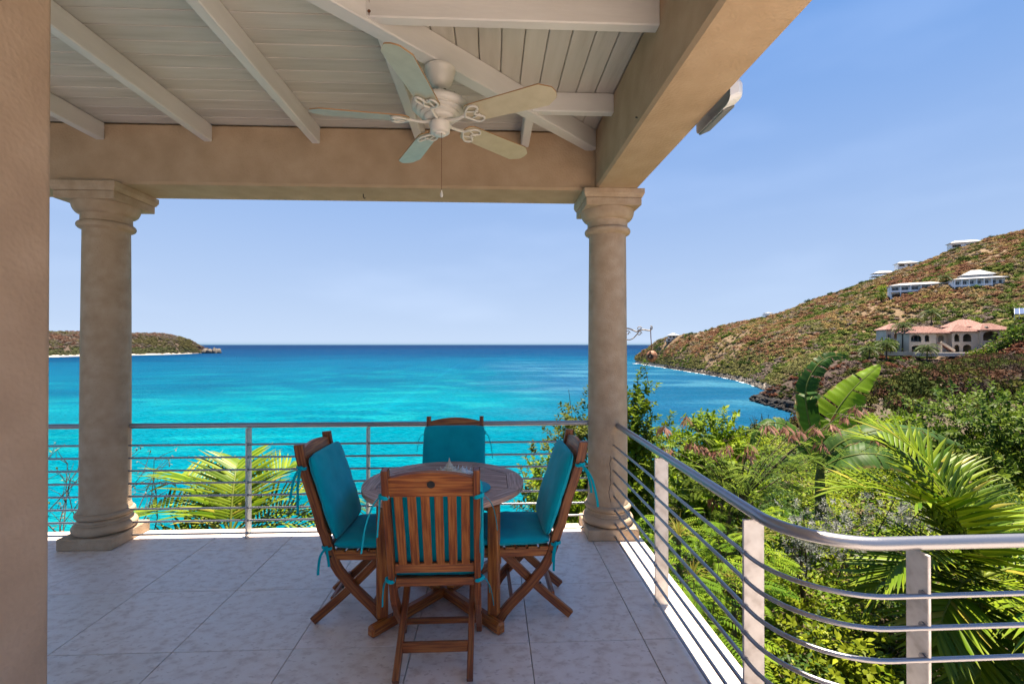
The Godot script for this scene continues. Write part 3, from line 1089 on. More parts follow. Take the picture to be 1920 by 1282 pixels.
func build_shore(far: Array, spur: Array, west: Array) -> void:
	# pebble strip of the bay beach: thousands of stones, one mass
	var pebble := Buf.new()
	rock_into(pebble, Vector3.ZERO, Vector3(0.5, 0.36, 0.5), 401, Color(0.64, 0.64, 0.64))
	var pm := pebble.mesh()
	var pl := []
	var tn := []
	for k in 5200:
		var f := rng.randf()
		var a := int(lerpf(20, 58, pow(f, 0.8)))
		var b := clampi(a + 1, 0, far.size() - 1)
		var p: Vector3 = far[a][1].lerp(far[b][1], rng.randf())
		var q: Vector3 = far[a][3]
		p = p.lerp(q, rr(-0.16, 0.75) * rr(0.3, 1))
		p.y = maxf(p.y, SEA_Y + 0.15)
		var s := rr(0.5, 1.7) * (1.0 if rng.randf() > 0.06 else 2.2)
		pl.append(Transform3D(Basis(rdir(), rng.randf() * TAU).scaled(Vector3.ONE * s), p))
		var c := Color(0.2944, 0.2624, 0.224) if f > 0.45 and rng.randf() > 0.2 else Color(0.1024, 0.0864, 0.0736)
		tn.append(c * rr(0.7, 1.15))
	var o := copies("beach_stones", pm, M.rock, pl, tn)
	tag(o, "pale stones along the curved bay beach under the far hillside", "stones")
	# dark boulders of the spur's point and cove
	pl = []
	tn = []
	for k in 1500:
		var f := rng.randf()
		var a := int(f * f * 60)
		var p: Vector3 = spur[a][1].lerp(spur[mini(a + 1, spur.size() - 1)][1], rng.randf())
		var q: Vector3 = spur[a][5]
		p = p.lerp(q, rr(-0.35, 0.7))
		if p.y < SEA_Y:
			p.y = SEA_Y
		p += Vector3(rr(-3, 1), rr(0, 0.6), rr(-1.5, 1.5))
		pl.append(Transform3D(Basis(rdir(), rng.randf() * TAU).scaled(Vector3(rr(0.8, 1.6), rr(0.8, 1.4), rr(0.8, 1.4)) * rr(0.9, 2.6)), p))
		tn.append((Color(0.0352, 0.032, 0.032) if a < 36 else Color(0.1408, 0.1216, 0.1088)) * rr(0.6, 1.4))
	o = copies("boulders", pm, M.rock, pl, tn)
	tag(o, "black boulders along the foot of the dark spur", "boulders")
	# surf: broken white patches hugging the waterline
	var st := Buf.new()
	surf(st, far, 8, 59, 1.7)
	surf(st, spur, 0, 40, 1.2)
	var sf := struct("surf", st, M.foam)
	sf.set_meta("kind", "stuff")
	tag(sf, "white surf breaking along the shore of the bay", "surf")
	# bright sand of the left headland
	st = Buf.new()
	var rows := []
	for a in range(0, west.size() - 16):
		var p: Vector3 = west[a][1]
		var d: Vector3 = (p - west[a][4]) * Vector3(1, 0, 1)
		d = d.normalized()
		rows.append([p + d * 9.0 + Vector3(0, 0.15, 0), p + Vector3(0, 1.2, 0), p - d * 8.0 + Vector3(0, 4.2, 0)])
	st.col = Color(0.4608, 0.4224, 0.3712)
	st.sheet(rows, Vector3.UP)
	struct("west_beach", st, M.soil)


func surf(st: Buf, rows: Array, a0: int, a1: int, k: float) -> void:
	var nz := noise_of(91, 0.05, 3)
	for a in range(a0, mini(a1, rows.size() - 1)):
		var p: Vector3 = rows[a][1]
		var q: Vector3 = rows[a + 1][1]
		var d: Vector3 = ((rows[a][0] - rows[a][1]) * Vector3(1, 0, 1)).normalized()
		var l := p.distance_to(q)
		var m := int(l / 1.1) + 1
		for e in m:
			var w: Vector3 = p.lerp(q, (e + rng.randf()) / m)
			var g := nz.get_noise_2d(w.x, w.z)
			var reach := (1.0 + 7.0 * maxf(0.0, g + 0.1)) * k
			for z in 3:
				if rng.randf() < 0.22 - g * 0.6:
					continue
				var c := w + d * (rr(-0.6, reach * 1.4)) + Vector3(0, 0.09 + z * 0.03, 0)
				var ring := []
				for b in 7:
					var an := TAU * b / 7
					ring.append(c + Vector3(cos(an) * rr(0.5, 1.3) * 0.7, rr(0, 0.12), sin(an) * rr(0.6, 1.7)))
				st.poly(ring, Vector3.UP)


# ---------------------------------------------------------------- ceiling fan
func build_fan() -> void:
	var t := thing("ceiling_fan", "white five-blade ceiling fan hanging from the hip rafter, with pull chain", "ceiling fan", Vector3(-0.295, 0, -2.74))
	var st := Buf.new()
	st.lathe([Vector2(0.0, 3.075), Vector2(0.03, 3.072), Vector2(0.045, 3.078), Vector2(0.066, 3.105), Vector2(0.080, 3.14), Vector2(0.084, 3.165), Vector2(0.088, 3.168), Vector2(0.088, 3.186), Vector2(0.0, 3.186)], 32)
	var ca := obj("canopy", st, M.enamel, t)
	st = Buf.new()
	st.lathe([Vector2(0.0, 3.1955), Vector2(0.074, 3.1925), Vector2(0.074, 3.188), Vector2(0.0, 3.188)], 32)
	obj("mounting_plate", st, M.enamel, ca)
	st = Buf.new()
	st.tube([Vector3(0, 3.08, 0), Vector3(0, 3.02, 0)], 0.014, 12)
	for k in 8:
		var a := TAU * k / 8
		st.tube([Vector3(cos(a) * 0.024, 3.055, sin(a) * 0.024), Vector3(cos(a + 0.7) * 0.018, 3.02, sin(a + 0.7) * 0.018)], 0.005, 5)
	obj("down_rod", st, M.enamel, t)
	st = Buf.new()
	st.lathe([Vector2(0.0, 2.889), Vector2(0.075, 2.889), Vector2(0.088, 2.893), Vector2(0.094, 2.902), Vector2(0.092, 2.908), Vector2(0.108, 2.910), Vector2(0.116, 2.917), Vector2(0.114, 2.926), Vector2(0.132, 2.928), Vector2(0.140, 2.936), Vector2(0.138, 2.945), Vector2(0.154, 2.947), Vector2(0.163, 2.957), Vector2(0.164, 2.975), Vector2(0.158, 2.985), Vector2(0.146, 2.989), Vector2(0.142, 2.997), Vector2(0.120, 3.002), Vector2(0.100, 3.018), Vector2(0.070, 3.028), Vector2(0.04, 3.033), Vector2(0.0, 3.034)], 40)
	var mo := obj("motor_housing", st, M.enamel, t)
	st = Buf.new()
	for k in 12:
		var a := TAU * k / 12 + 0.2
		st = Buf.new()
		st.box(Vector3(cos(a) * 0.112, 3.010, sin(a) * 0.112), Vector3(0.02, 0.004, 0.012), Basis(Vector3.UP, -a), 0.0)
		obj("vent", st, M.dark, mo)
	st = Buf.new()
	st.lathe([Vector2(0.0, 2.802), Vector2(0.030, 2.802), Vector2(0.034, 2.806), Vector2(0.036, 2.812), Vector2(0.048, 2.815), Vector2(0.056, 2.822), Vector2(0.058, 2.85), Vector2(0.061, 2.853), Vector2(0.061, 2.872), Vector2(0.0, 2.874)], 32)
	obj("switch_housing", st, M.enamel, t)
	st = Buf.new()
	st.lathe([Vector2(0.0, 2.873), Vector2(0.044, 2.873), Vector2(0.044, 2.889), Vector2(0.0, 2.889)], 24)
	obj("neck", st, M.enamel, t)
	# blades: cream faces, raw wooden edge, each on an ornamental iron
	var face := mat(Color.WHITE, 0.3, {"tex": ramp_tex(51, 0.02, 4, [[0.0, Color(0.46, 0.40, 0.28)], [1.0, Color(0.54, 0.48, 0.35)]], 256), "uv": Vector3(2, 2, 1), "spec": 0.45, "coat": 0.12})
	var edge := mat(lin(0.38, 0.21, 0.09), 0.7)
	for k in 5:
		var a := deg_to_rad(173.0 + 72.0 * k)
		var d := Vector3(cos(a), 0, sin(a))
		var side := Vector3(-sin(a), 0, cos(a))
		# pitch 13 degrees about the blade's own length
		var w := (side * cos(0.23) + Vector3.UP * sin(0.23)).normalized()
		var up := w.cross(d).normalized()
		if up.y < 0:
			up = -up
		var o := Vector3(0, 2.882, 0)
		var iron := Buf.new()
		iron.tube([o + d * 0.05 + Vector3(0, 0.002, 0), o + d * 0.085 + Vector3(0, -0.008, 0), o + d * 0.13 + Vector3(0, -0.006, 0), o + d * 0.175], [0.011, 0.009, 0.009, 0.010], 8)
		# frame of the iron: two bowed arms and a cross curve
		var cen := o + d * 0.17 - up * 0.006
		for s in [-1.0, 1.0]:
			var pts := []
			for q in 9:
				var f := q / 8.0
				pts.append(cen + d * (0.085 * f) + w * s * (0.062 * sin(f * PI * 0.62)) )
			iron.tube(pts, 0.0065, 6)
			var pts2 := []
			for q in 6:
				var f := q / 5.0
				pts2.append(cen + d * (0.06 + 0.03 * cos(f * PI)) + w * s * (0.022 * f + 0.008))
			iron.tube(pts2, 0.0045, 6)
		var arc := []
		for q in 13:
			var f := q / 12.0 * 2.0 - 1.0
			arc.append(cen + d * (0.085 - 0.022 * cos(f * PI * 1.5) * (1.0 - absf(f) * 0.3)) + w * f * 0.060)
		iron.tube(arc, 0.0065, 6)
		obj("blade_iron", iron, M.enamel, t)
		# blade outline, (along, across)
		var pl := PackedVector2Array()
		for q in 9:
			var an := PI / 2 + PI * q / 8
			pl.append(Vector2(0.215 + 0.045 * cos(an), 0.066 * sin(an)))
		pl.append_array([Vector2(0.64, -0.078), Vector2(0.648, -0.076), Vector2(0.700, -0.040), Vector2(0.706, -0.030), Vector2(0.712, 0.0), Vector2(0.706, 0.030), Vector2(0.700, 0.040), Vector2(0.648, 0.076), Vector2(0.64, 0.078)])
		var bl := Buf.new()
		var rim := Buf.new()
		var bot := []
		var top := []
		var uvs := []
		for p in pl:
			bot.append(o + d * p.x + w * p.y + up * 0.002)
			top.append(o + d * p.x + w * p.y + up * 0.009)
			uvs.append(Vector2(p.y, p.x))
		bl.poly(bot, -up, uvs)
		bl.poly(top, up, uvs)
		for q in pl.size():
			var e := (q + 1) % pl.size()
			rim.poly([bot[q], bot[e], top[e], top[q]], (bot[q] + bot[e]) * 0.5 - (o + d * 0.45))
		var bo := obj("blade", bl, face, t)
		obj("blade_edge", rim, edge, bo)
	st = Buf.new()
	st.tube([Vector3(0.012, 2.81, 0.03), Vector3(0.012, 2.475, 0.03)], 0.0014, 5)
	var ch := obj("pull_chain", st, M.rust, t)
	st = Buf.new()
	st.lathe([Vector2(0.0, 2.435), Vector2(0.007, 2.44), Vector2(0.009, 2.452), Vector2(0.005, 2.468), Vector2(0.003, 2.478), Vector2(0.0, 2.479)], 10, Vector3(0.012, 0, 0.03))
	obj("knob", st, M.enamel, ch)


# ---------------------------------------------------------------- table and chairs
func disc(r: float, n := 64) -> PackedVector2Array:
	var p := PackedVector2Array()
	for k in n:
		p.append(Vector2(cos(TAU * k / n), sin(TAU * k / n)) * r)
	return p


func build_table_and_chairs() -> void:
	var t := thing("table", "round weathered teak table with slatted top between four folding chairs", "table", Vector3(-0.30, 0, -3.05))
	var R := 0.505
	# border ring in eight pieces
	var ring := disc(R, 96)
	var inner := PackedVector2Array()
	for k in 8:
		var a := TAU * (k + 0.5) / 8
		inner.append(Vector2(cos(a), sin(a)) * 0.435)
	for k in 8:
		var a := TAU * k / 8
		var wedge := PackedVector2Array([Vector2.ZERO, Vector2(cos(a - PI / 8 + 0.003), sin(a - PI / 8 + 0.003)), Vector2(cos(a + PI / 8 - 0.003), sin(a + PI / 8 - 0.003))])
		var p: Array = Geometry2D.intersect_polygons(ring, wedge)
		var q: Array = Geometry2D.clip_polygons(p[0], inner)
		for s in q:
			var st := Buf.new()
			st.col = Color(1, 1, 1) * rr(0.85, 1.1)
			var ang := a + PI / 2
			slab_grain(st, s, 0.702, 0.730, ang)
			obj("border_piece", st, M.old_teak, t)
	# two crossing boards and four fields of slats
	for k in 2:
		var a := 0.30 + PI / 2 * k
		var d := Vector2(cos(a), sin(a))
		var n := Vector2(-d.y, d.x)
		for s in ([0] if k == 0 else [-1, 1]):
			var f0 := -0.6 if s == 0 else 0.038
			var b := PackedVector2Array([n * 0.036 + d * f0, n * -0.036 + d * f0, n * -0.036 + d * 0.6, n * 0.036 + d * 0.6])
			if s == -1:
				b = PackedVector2Array([n * 0.036 - d * f0, n * -0.036 - d * f0, n * -0.036 - d * 0.6, n * 0.036 - d * 0.6])
			for p in Geometry2D.intersect_polygons(b, shrunk(inner, 0.993)):
				var st := Buf.new()
				st.col = Color(1.1, 1.05, 1.02)
				slab_grain(st, p, 0.704, 0.7292, a)
				obj("cross_board", st, M.old_teak, t)
	for q in 4:
		var a := 0.30 + PI / 2 * q
		var dx := Vector2(cos(a), sin(a))
		var dy := Vector2(-dx.y, dx.x)
		var field := PackedVector2Array([dx * 0.040 + dy * 0.040, dx * 0.7 + dy * 0.040, dx * 0.7 + dy * 0.7, dx * 0.040 + dy * 0.7])
		var clipped: Array = Geometry2D.intersect_polygons(field, shrunk(inner, 0.99))
		var along := dx if q % 2 == 0 else dy
		var acr := dy if q % 2 == 0 else dx
		for k in 9:
			var w0 := 0.040 + k * 0.049
			var strip := PackedVector2Array([acr * w0 - along, acr * w0 + along, acr * (w0 + 0.044) + along, acr * (w0 + 0.044) - along])
			for f in clipped:
				for p in Geometry2D.intersect_polygons(f, strip):
					if p.size() < 3:
						continue
					var st := Buf.new()
					st.col = Color(1, 0.97, 0.95) * rr(0.62, 1.05)
					slab_grain(st, p, 0.706, 0.7285, along.angle())
					obj("slat", st, M.old_teak, t)
	var st := Buf.new()
	st.slab(disc(0.47, 48), 0.688, 0.7005)
	obj("apron", st, M.teak, t)
	# legs: four uprights on two crossed feet, a stout centre post
	for k in 2:
		var sx := 1.0 if k == 0 else -1.0
		st = Buf.new()
		st.off = Vector2(k, k * 2.3)
		var e := Vector3(0.36, 0.0, 0.43 * sx)
		st.bar(Vector3(-e.x, 0.036 - k * 0.0005, -e.z), Vector3(e.x, 0.036 - k * 0.0005, e.z), Vector3.UP.cross(e.normalized()), 0.055, 0.066 - k * 0.004, 0.012)
		obj("foot", st, M.teak, t)
	for sx in [-1.0, 1.0]:
		for sz in [-1.0, 1.0]:
			st = Buf.new()
			st.off = Vector2(sx * 3 + 5, sz * 2 + 3)
			st.box(Vector3(sx * 0.315, 0.379, sz * 0.335), Vector3(0.062, 0.62, 0.05), Basis(Vector3.UP, -0.35 * sx * sz), 0.005)
			obj("leg", st, M.teak, t)
			st = Buf.new()
			st.bar(Vector3(sx * 0.30, 0.665, sz * 0.32), Vector3(sx * 0.03, 0.665, sz * 0.03), Vector3(sz, 0, -sx), 0.03, 0.045, 0.003)
			obj("brace", st, M.teak, t)
	for s in [-1.0, 1.0]:
		st = Buf.new()
		st.off = Vector2(s * 2 + 4, 1)
		st.box(Vector3(0.045 * s, 0.375, 0.0), Vector3(0.05, 0.61, 0.10), Basis(), 0.005)
		obj("centre_post", st, M.teak, t)
	# chairs
	var c0 := make_chair()
	var pad0 := make_cushion()
	var set := [
		[Vector3(-0.275, 0, -2.47), 0.0, "folding teak chair nearest the viewer, its slatted back turned to us", "teal cushion tied to the nearest chair, seen between its back slats"],
		[Vector3(-0.80, 0, -2.95), -PI / 2 - 0.03, "folding teak chair at the left side of the round table", "teal cushion with long hanging ties on the left chair"],
		[Vector3(0.245, 0, -2.955), PI / 2 + 0.03, "folding teak chair at the right side of the table, beside the corner column", "teal cushion on the right chair beside the corner column"],
		[Vector3(-0.285, 0, -3.50), PI, "folding teak chair on the far side of the table against the railing", "teal cushion on the far chair behind the seashells"]]
	for k in 4:
		var c: Node3D = c0 if k == 0 else c0.duplicate()
		var p: Node3D = pad0 if k == 0 else pad0.duplicate()
		if k > 0:
			c.name = numbered("folding_chair")
			add_child(c)
			p.name = numbered("chair_cushion")
			add_child(p)
		for e in [[c, set[k][2], "chair", "folding chairs round the table"], [p, set[k][3], "cushion", "teal cushions tied to the chairs"]]:
			e[0].position = set[k][0]
			e[0].rotation.y = set[k][1]
			tag(e[0], e[1], e[2], e[3])
	# shells and a round placemat
	st = Buf.new()
	st.lathe([Vector2(0, 0.7315), Vector2(0.165, 0.7315), Vector2(0.167, 0.733), Vector2(0.165, 0.735), Vector2(0, 0.735)], 48, Vector3(-0.17, 0, -2.90))
	var o := obj("placemat", st, M.teal)
	tag(o, "round teal placemat lying on the table top behind the nearest chair", "placemat")


func shrunk(p: PackedVector2Array, k: float) -> PackedVector2Array:
	var o := PackedVector2Array()
	for q in p:
		o.append(q * k)
	return o


# a flat board cut to a polygon, grain along the angle
func slab_grain(st: Buf, pl: PackedVector2Array, y0: float, y1: float, ang: float) -> void:
	st.off = Vector2(rr(0, 4), rr(0, 4))
	var s := st.v.size()
	st.slab(pl, y0, y1)
	var d := Vector2(cos(ang), sin(ang))
	for k in range(s, st.v.size()):
		var p := Vector2(st.v[k].x, st.v[k].z)
		st.t[k] = Vector2(p.dot(Vector2(-d.y, d.x)) + st.v[k].y, p.dot(d)) + st.off


# line of the chair's long legs, forward is -z: from the top of the back, past the seat, to the front foot
func stile(f: float) -> Vector2:
	var c := [Vector2(-0.285, 1.02), Vector2(-0.155, 0.56), Vector2(-0.10, 0.405), Vector2(-0.03, 0.29), Vector2(0.205, 0.02)]
	var y := lerpf(1.02, 0.02, f)
	for k in 4:
		if y >= c[k + 1].y:
			var t: float = (c[k].y - y) / (c[k].y - c[k + 1].y)
			var a: Vector2 = c[maxi(k - 1, 0)]
			var d: Vector2 = c[mini(k + 2, 4)]
			var p := cr(Vector3(a.x, a.y, 0), Vector3(c[k].x, c[k].y, 0), Vector3(c[k + 1].x, c[k + 1].y, 0), Vector3(d.x, d.y, 0), t)
			return Vector2(p.x, y)
	return c[4]


func at_stile(x: float, y: float, fwd := 0.0) -> Vector3:
	var p := stile((1.02 - y) / 1.0)
	return Vector3(x, y, -p.x - fwd)


# a shaped board: outline follows pts in the (z, y) plane, width w, thickness th along x
func curved_leg(st: Buf, x: float, pts: Array, w: float, th: float) -> void:
	var l := []
	var r := []
	for k in pts.size():
		var d: Vector2 = (pts[mini(k + 1, pts.size() - 1)] - pts[maxi(k - 1, 0)]).normalized()
		var n := Vector2(-d.y, d.x) * w * 0.5
		l.append(pts[k] + n)
		r.append(pts[k] - n)
	var run := 0.0
	var b := 0.003
	for k in pts.size() - 1:
		var e: float = run + pts[k].distance_to(pts[k + 1])
		for s in [-1.0, 1.0]:
			var h: float = s * th * 0.5
			var li := func(i_: int) -> Vector2: return l[i_].lerp(r[i_], b / w)
			var ri := func(i_: int) -> Vector2: return r[i_].lerp(l[i_], b / w)
			st.poly([V2(x + h, li.call(k)), V2(x + h, ri.call(k)), V2(x + h, ri.call(k + 1)), V2(x + h, li.call(k + 1))], Vector3(s, 0, 0), [Vector2(0, run), Vector2(w, run), Vector2(w, e), Vector2(0, e)])
			var n0 := (V2(0, l[k]) - V2(0, r[k]))
			st.poly([V2(x + h, li.call(k)), V2(x + h, li.call(k + 1)), V2(x + h - b * s, l[k + 1]), V2(x + h - b * s, l[k])], n0 + Vector3(s * w, 0, 0), [Vector2(0, run), Vector2(0, e), Vector2(0.004, e), Vector2(0.004, run)])
			st.poly([V2(x + h, ri.call(k)), V2(x + h, ri.call(k + 1)), V2(x + h - b * s, r[k + 1]), V2(x + h - b * s, r[k])], -n0 + Vector3(s * w, 0, 0), [Vector2(w, run), Vector2(w, e), Vector2(w - 0.004, e), Vector2(w - 0.004, run)])
		var n1 := (V2(0, l[k]) - V2(0, r[k]))
		var hh := th * 0.5 - b
		st.poly([V2(x - hh, l[k]), V2(x + hh, l[k]), V2(x + hh, l[k + 1]), V2(x - hh, l[k + 1])], n1, [Vector2(0.1, run), Vector2(0.1 + th, run), Vector2(0.1 + th, e), Vector2(0.1, e)])
		st.poly([V2(x - hh, r[k]), V2(x + hh, r[k]), V2(x + hh, r[k + 1]), V2(x - hh, r[k + 1])], -n1, [Vector2(0.2, run), Vector2(0.2 + th, run), Vector2(0.2 + th, e), Vector2(0.2, e)])
		run = e
	var m := pts.size() - 1
	for e in [0, m]:
		st.poly([V2(x - th * 0.5 + b, l[e]), V2(x + th * 0.5 - b, l[e]), V2(x + th * 0.5 - b, r[e]), V2(x - th * 0.5 + b, r[e])], V2(0, pts[e] - pts[1 if e == 0 else m - 1]))


func V2(x: float, p: Vector2) -> Vector3:
	return Vector3(x, p.y, p.x)


func make_chair() -> Node3D:
	var t := thing("folding_chair", "chair", "chair")
	for s in [-1.0, 1.0]:
		var st := Buf.new()
		st.off = Vector2(s * 1.3 + 2.0, s * 0.7 + 1.0)
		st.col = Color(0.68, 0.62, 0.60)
		var pts := []
		for k in 25:
			var p := stile(k / 24.0)
			pts.append(Vector2(-p.x, p.y))
		# rounded head
		pts.push_front(Vector2(-stile(0.0).x + 0.001, 1.032))
		curved_leg(st, s * 0.208, pts, 0.052, 0.031)
		# the foot is cut level
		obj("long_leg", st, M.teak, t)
		st = Buf.new()
		st.off = Vector2(s * 2.7 + 5.0, s + 3.0)
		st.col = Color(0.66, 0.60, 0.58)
		var q := []
		for k in 9:
			var f := k / 8.0
			q.append(Vector2(lerpf(0.215, -0.19, f), lerpf(0.018, 0.40, f) - 0.012 * sin(f * PI)))
		curved_leg(st, s * 0.174, q, 0.046, 0.030)
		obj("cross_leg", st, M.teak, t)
		st = Buf.new()
		st.off = Vector2(s, 4)
		st.box(Vector3(s * 0.205, 0.402, -0.115), Vector3(0.026, 0.045, 0.40), Basis(), 0.003)
		obj("seat_rail", st, M.teak, t)
		st = Buf.new()
		for y in [0.405, 0.232]:
			var zz := -stile((1.02 - y)).x if y > 0.3 else 0.03
			st.tube([Vector3(s * 0.2235, y, zz), Vector3(s * 0.2265, y, zz)], 0.007, 8)
		obj("pivot_bolt", st, M.dark, t)
	# top rail with an arched upper edge
	var dir := (at_stile(0, 0.98) - at_stile(0, 0.90)).normalized()
	var nrm := Vector3(1, 0, 0).cross(dir).normalized()
	var st := Buf.new()
	st.off = Vector2(7, 2)
	st.col = Color(1.15, 1.1, 1.0)
	var c := at_stile(0, 0.905)
	var n := 12
	for k in n:
		var x0 := lerpf(-0.193, 0.193, float(k) / n)
		var x1 := lerpf(-0.193, 0.193, float(k + 1) / n)
		var h0 := 0.092 + 0.028 * (1.0 - pow(x0 / 0.193, 2.0))
		var h1 := 0.092 + 0.028 * (1.0 - pow(x1 / 0.193, 2.0))
		for s in [-1.0, 1.0]:
			var g: Vector3 = nrm * 0.012 * s
			st.poly([c + g + Vector3(x0, 0, 0), c + g + Vector3(x1, 0, 0), c + g + Vector3(x1, 0, 0) + dir * h1, c + g + Vector3(x0, 0, 0) + dir * h0], g, [Vector2(0, x0), Vector2(0, x1), Vector2(h1, x1), Vector2(h0, x0)])
		st.poly([c + nrm * 0.012 + Vector3(x0, 0, 0) + dir * h0, c + nrm * 0.012 + Vector3(x1, 0, 0) + dir * h1, c - nrm * 0.012 + Vector3(x1, 0, 0) + dir * h1, c - nrm * 0.012 + Vector3(x0, 0, 0) + dir * h0], dir, [Vector2(0, x0), Vector2(0, x1), Vector2(0.02, x1), Vector2(0.02, x0)])
		st.poly([c + nrm * 0.012 + Vector3(x0, 0, 0), c + nrm * 0.012 + Vector3(x1, 0, 0), c - nrm * 0.012 + Vector3(x1, 0, 0), c - nrm * 0.012 + Vector3(x0, 0, 0)], -dir, [Vector2(0, x0), Vector2(0, x1), Vector2(0.02, x1), Vector2(0.02, x0)])
	var tr := obj("top_rail", st, M.teak, t)
	st = Buf.new()
	st.lathe([Vector2(0.0, 0.0), Vector2(0.016, 0.0), Vector2(0.0185, 0.003), Vector2(0.012, 0.0045), Vector2(0.009, 0.003), Vector2(0.0, 0.0045)], 20, c + dir * 0.062 + nrm * (0.012 if nrm.z > 0 else -0.012), Basis(Quaternion(Vector3.UP, nrm if nrm.z > 0 else -nrm)))
	obj("emblem", st, M.dark, tr)
	# six slats in the back
	for k in 6:
		st = Buf.new()
		st.off = Vector2(k * 1.37, k * 0.61)
		var x := (k - 2.5) * 0.0605
		var a := at_stile(x * 1.03, 0.91)
		var b := at_stile(x, 0.545)
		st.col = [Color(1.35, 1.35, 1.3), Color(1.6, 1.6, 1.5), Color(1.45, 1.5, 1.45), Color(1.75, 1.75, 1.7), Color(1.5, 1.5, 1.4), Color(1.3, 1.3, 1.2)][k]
		st.bar(b - Vector3(0, 0.01, 0), a + Vector3(0, 0.005, 0), Vector3.RIGHT, 0.040, 0.011, 0.003)
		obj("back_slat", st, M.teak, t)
	st = Buf.new()
	st.off = Vector2(3, 9)
	st.bar(at_stile(-0.193, 0.517), at_stile(0.193, 0.517), Vector3.UP, 0.045, 0.024, 0.003)
	obj("lower_rail", st, M.teak, t)
	# seat slats under the cushion, rear and front rails, stretchers
	for k in 6:
		st = Buf.new()
		st.off = Vector2(k * 0.77, 6)
		st.box(Vector3(0, 0.428 + 0.0005 * (k % 2), 0.055 - k * 0.066), Vector3(0.43, 0.012, 0.054), Basis(), 0.003)
		obj("seat_slat", st, M.teak, t)
	for q in [["seat_rear_rail", Vector3(0, 0.440, 0.118), 0.384, 0.040, 0.022], ["seat_front_rail", Vector3(0, 0.39, -0.29), 0.39, 0.04, 0.022], ["rear_stretcher", Vector3(0, 0.118, 0.115), 0.32, 0.05, 0.020], ["front_stretcher", Vector3(0, 0.105, -0.130), 0.385, 0.03, 0.020]]:
		st = Buf.new()
		st.off = Vector2(q[2] * 31.0, q[3] * 50.0)
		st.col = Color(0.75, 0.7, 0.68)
		st.box(q[1], Vector3(q[2], q[3], q[4]), Basis(), 0.003)
		obj(q[0], st, M.teak, t)
	return t


# a stuffed pad: u along a, v along b, thickness along n
func pillow(st: Buf, o: Vector3, a: Vector3, b: Vector3, n: Vector3, w: float, h: float, th: float, seed_: int) -> void:
	var nz := noise_of(seed_, 2.2, 3)
	var K := 26
	for s in [-1.0, 1.0]:
		var rows := []
		for i_ in K + 1:
			var r := []
			for j in K + 1:
				var u := sin((float(i_) / K - 0.5) * PI) * 1.0
				var v := sin((float(j) / K - 0.5) * PI) * 1.0
				u = lerpf(u, (float(i_) / K - 0.5) * 2.0, 0.35)
				v = lerpf(v, (float(j) / K - 0.5) * 2.0, 0.35)
				var e := pow(maxf(0.0, 1.0 - pow(absf(u), 5.0)), 0.5) * pow(maxf(0.0, 1.0 - pow(absf(v), 5.0)), 0.5)
				# round the corners in plan
				var cn := pow(absf(u) * absf(v), 6.0)
				var p := o + a * (u * w * 0.5 * (1.0 - 0.045 * cn)) + b * (v * h * 0.5 * (1.0 - 0.045 * cn))
				var k := nz.get_noise_3d(p.x * 2.0, p.y * 2.0, p.z * 2.0 + s)
				var wr := nz.get_noise_3d(p.x * 7.0 + 9.0, p.y * 7.0, p.z * 7.0) * pow(maxf(absf(u), absf(v)), 4.0)
				r.append(p + n * s * (th * 0.5 * e * (1.0 + 0.22 * k) + 0.012 * wr * e + 0.002))
			rows.append(r)
		st.sheet(rows, n * s)


func tie(st: Buf, p: Vector3, side: float, l: float, seed_: int) -> void:
	# a knotted bow: two loops round the stile and two hanging ends
	var g := RandomNumberGenerator.new()
	g.seed = seed_
	for k in 2:
		var pts := [p]
		var q := p
		var d := Vector3(side * 0.25 + g.randf_range(-0.3, 0.3), 0.2, g.randf_range(-0.2, 0.35))
		var m := 9
		for e in m:
			d += Vector3(g.randf_range(-0.10, 0.10), -0.42, g.randf_range(-0.10, 0.10))
			d = d.normalized()
			q += d * (l * (1.0 if k == 0 else 0.7)) / m
			pts.append(q)
		ribbon(st, pts, 0.014, Vector3(side * 0.4, 0, 1).normalized())
	var loop := []
	for k in 11:
		var a := TAU * k / 10
		loop.append(p + Vector3(-side * 0.016 + 0.026 * cos(a) * side, 0.012 * sin(a * 2.0) * 0.4, 0.03 * sin(a)))
	ribbon(st, loop, 0.018, Vector3.UP)
	st.lathe([Vector2(0.0, -0.012), Vector2(0.010, -0.006), Vector2(0.012, 0.002), Vector2(0.008, 0.010), Vector2(0.0, 0.012)], 8, p)


func ribbon(st: Buf, pts: Array, w: float, side: Vector3) -> void:
	var rows := []
	for k in pts.size():
		var d: Vector3 = (pts[mini(k + 1, pts.size() - 1)] - pts[maxi(k - 1, 0)]).normalized()
		var x := (side - d * side.dot(d)).normalized()
		var n := x.cross(d) * 0.0022
		rows.append([pts[k] - x * w * 0.5, pts[k] + n, pts[k] + x * w * 0.5, pts[k] - n, pts[k] - x * w * 0.5])
	var x0: Vector3 = rows[0][2] - rows[0][0]
	var d0: Vector3 = pts[1] - pts[0]
	# orient by the first half only
	var front := []
	var rear := []
	for r in rows:
		front.append([r[0], r[1], r[2]])
		rear.append([r[0], r[3], r[2]])
	st.sheet(front, x0.cross(d0))
	st.sheet(rear, -x0.cross(d0))


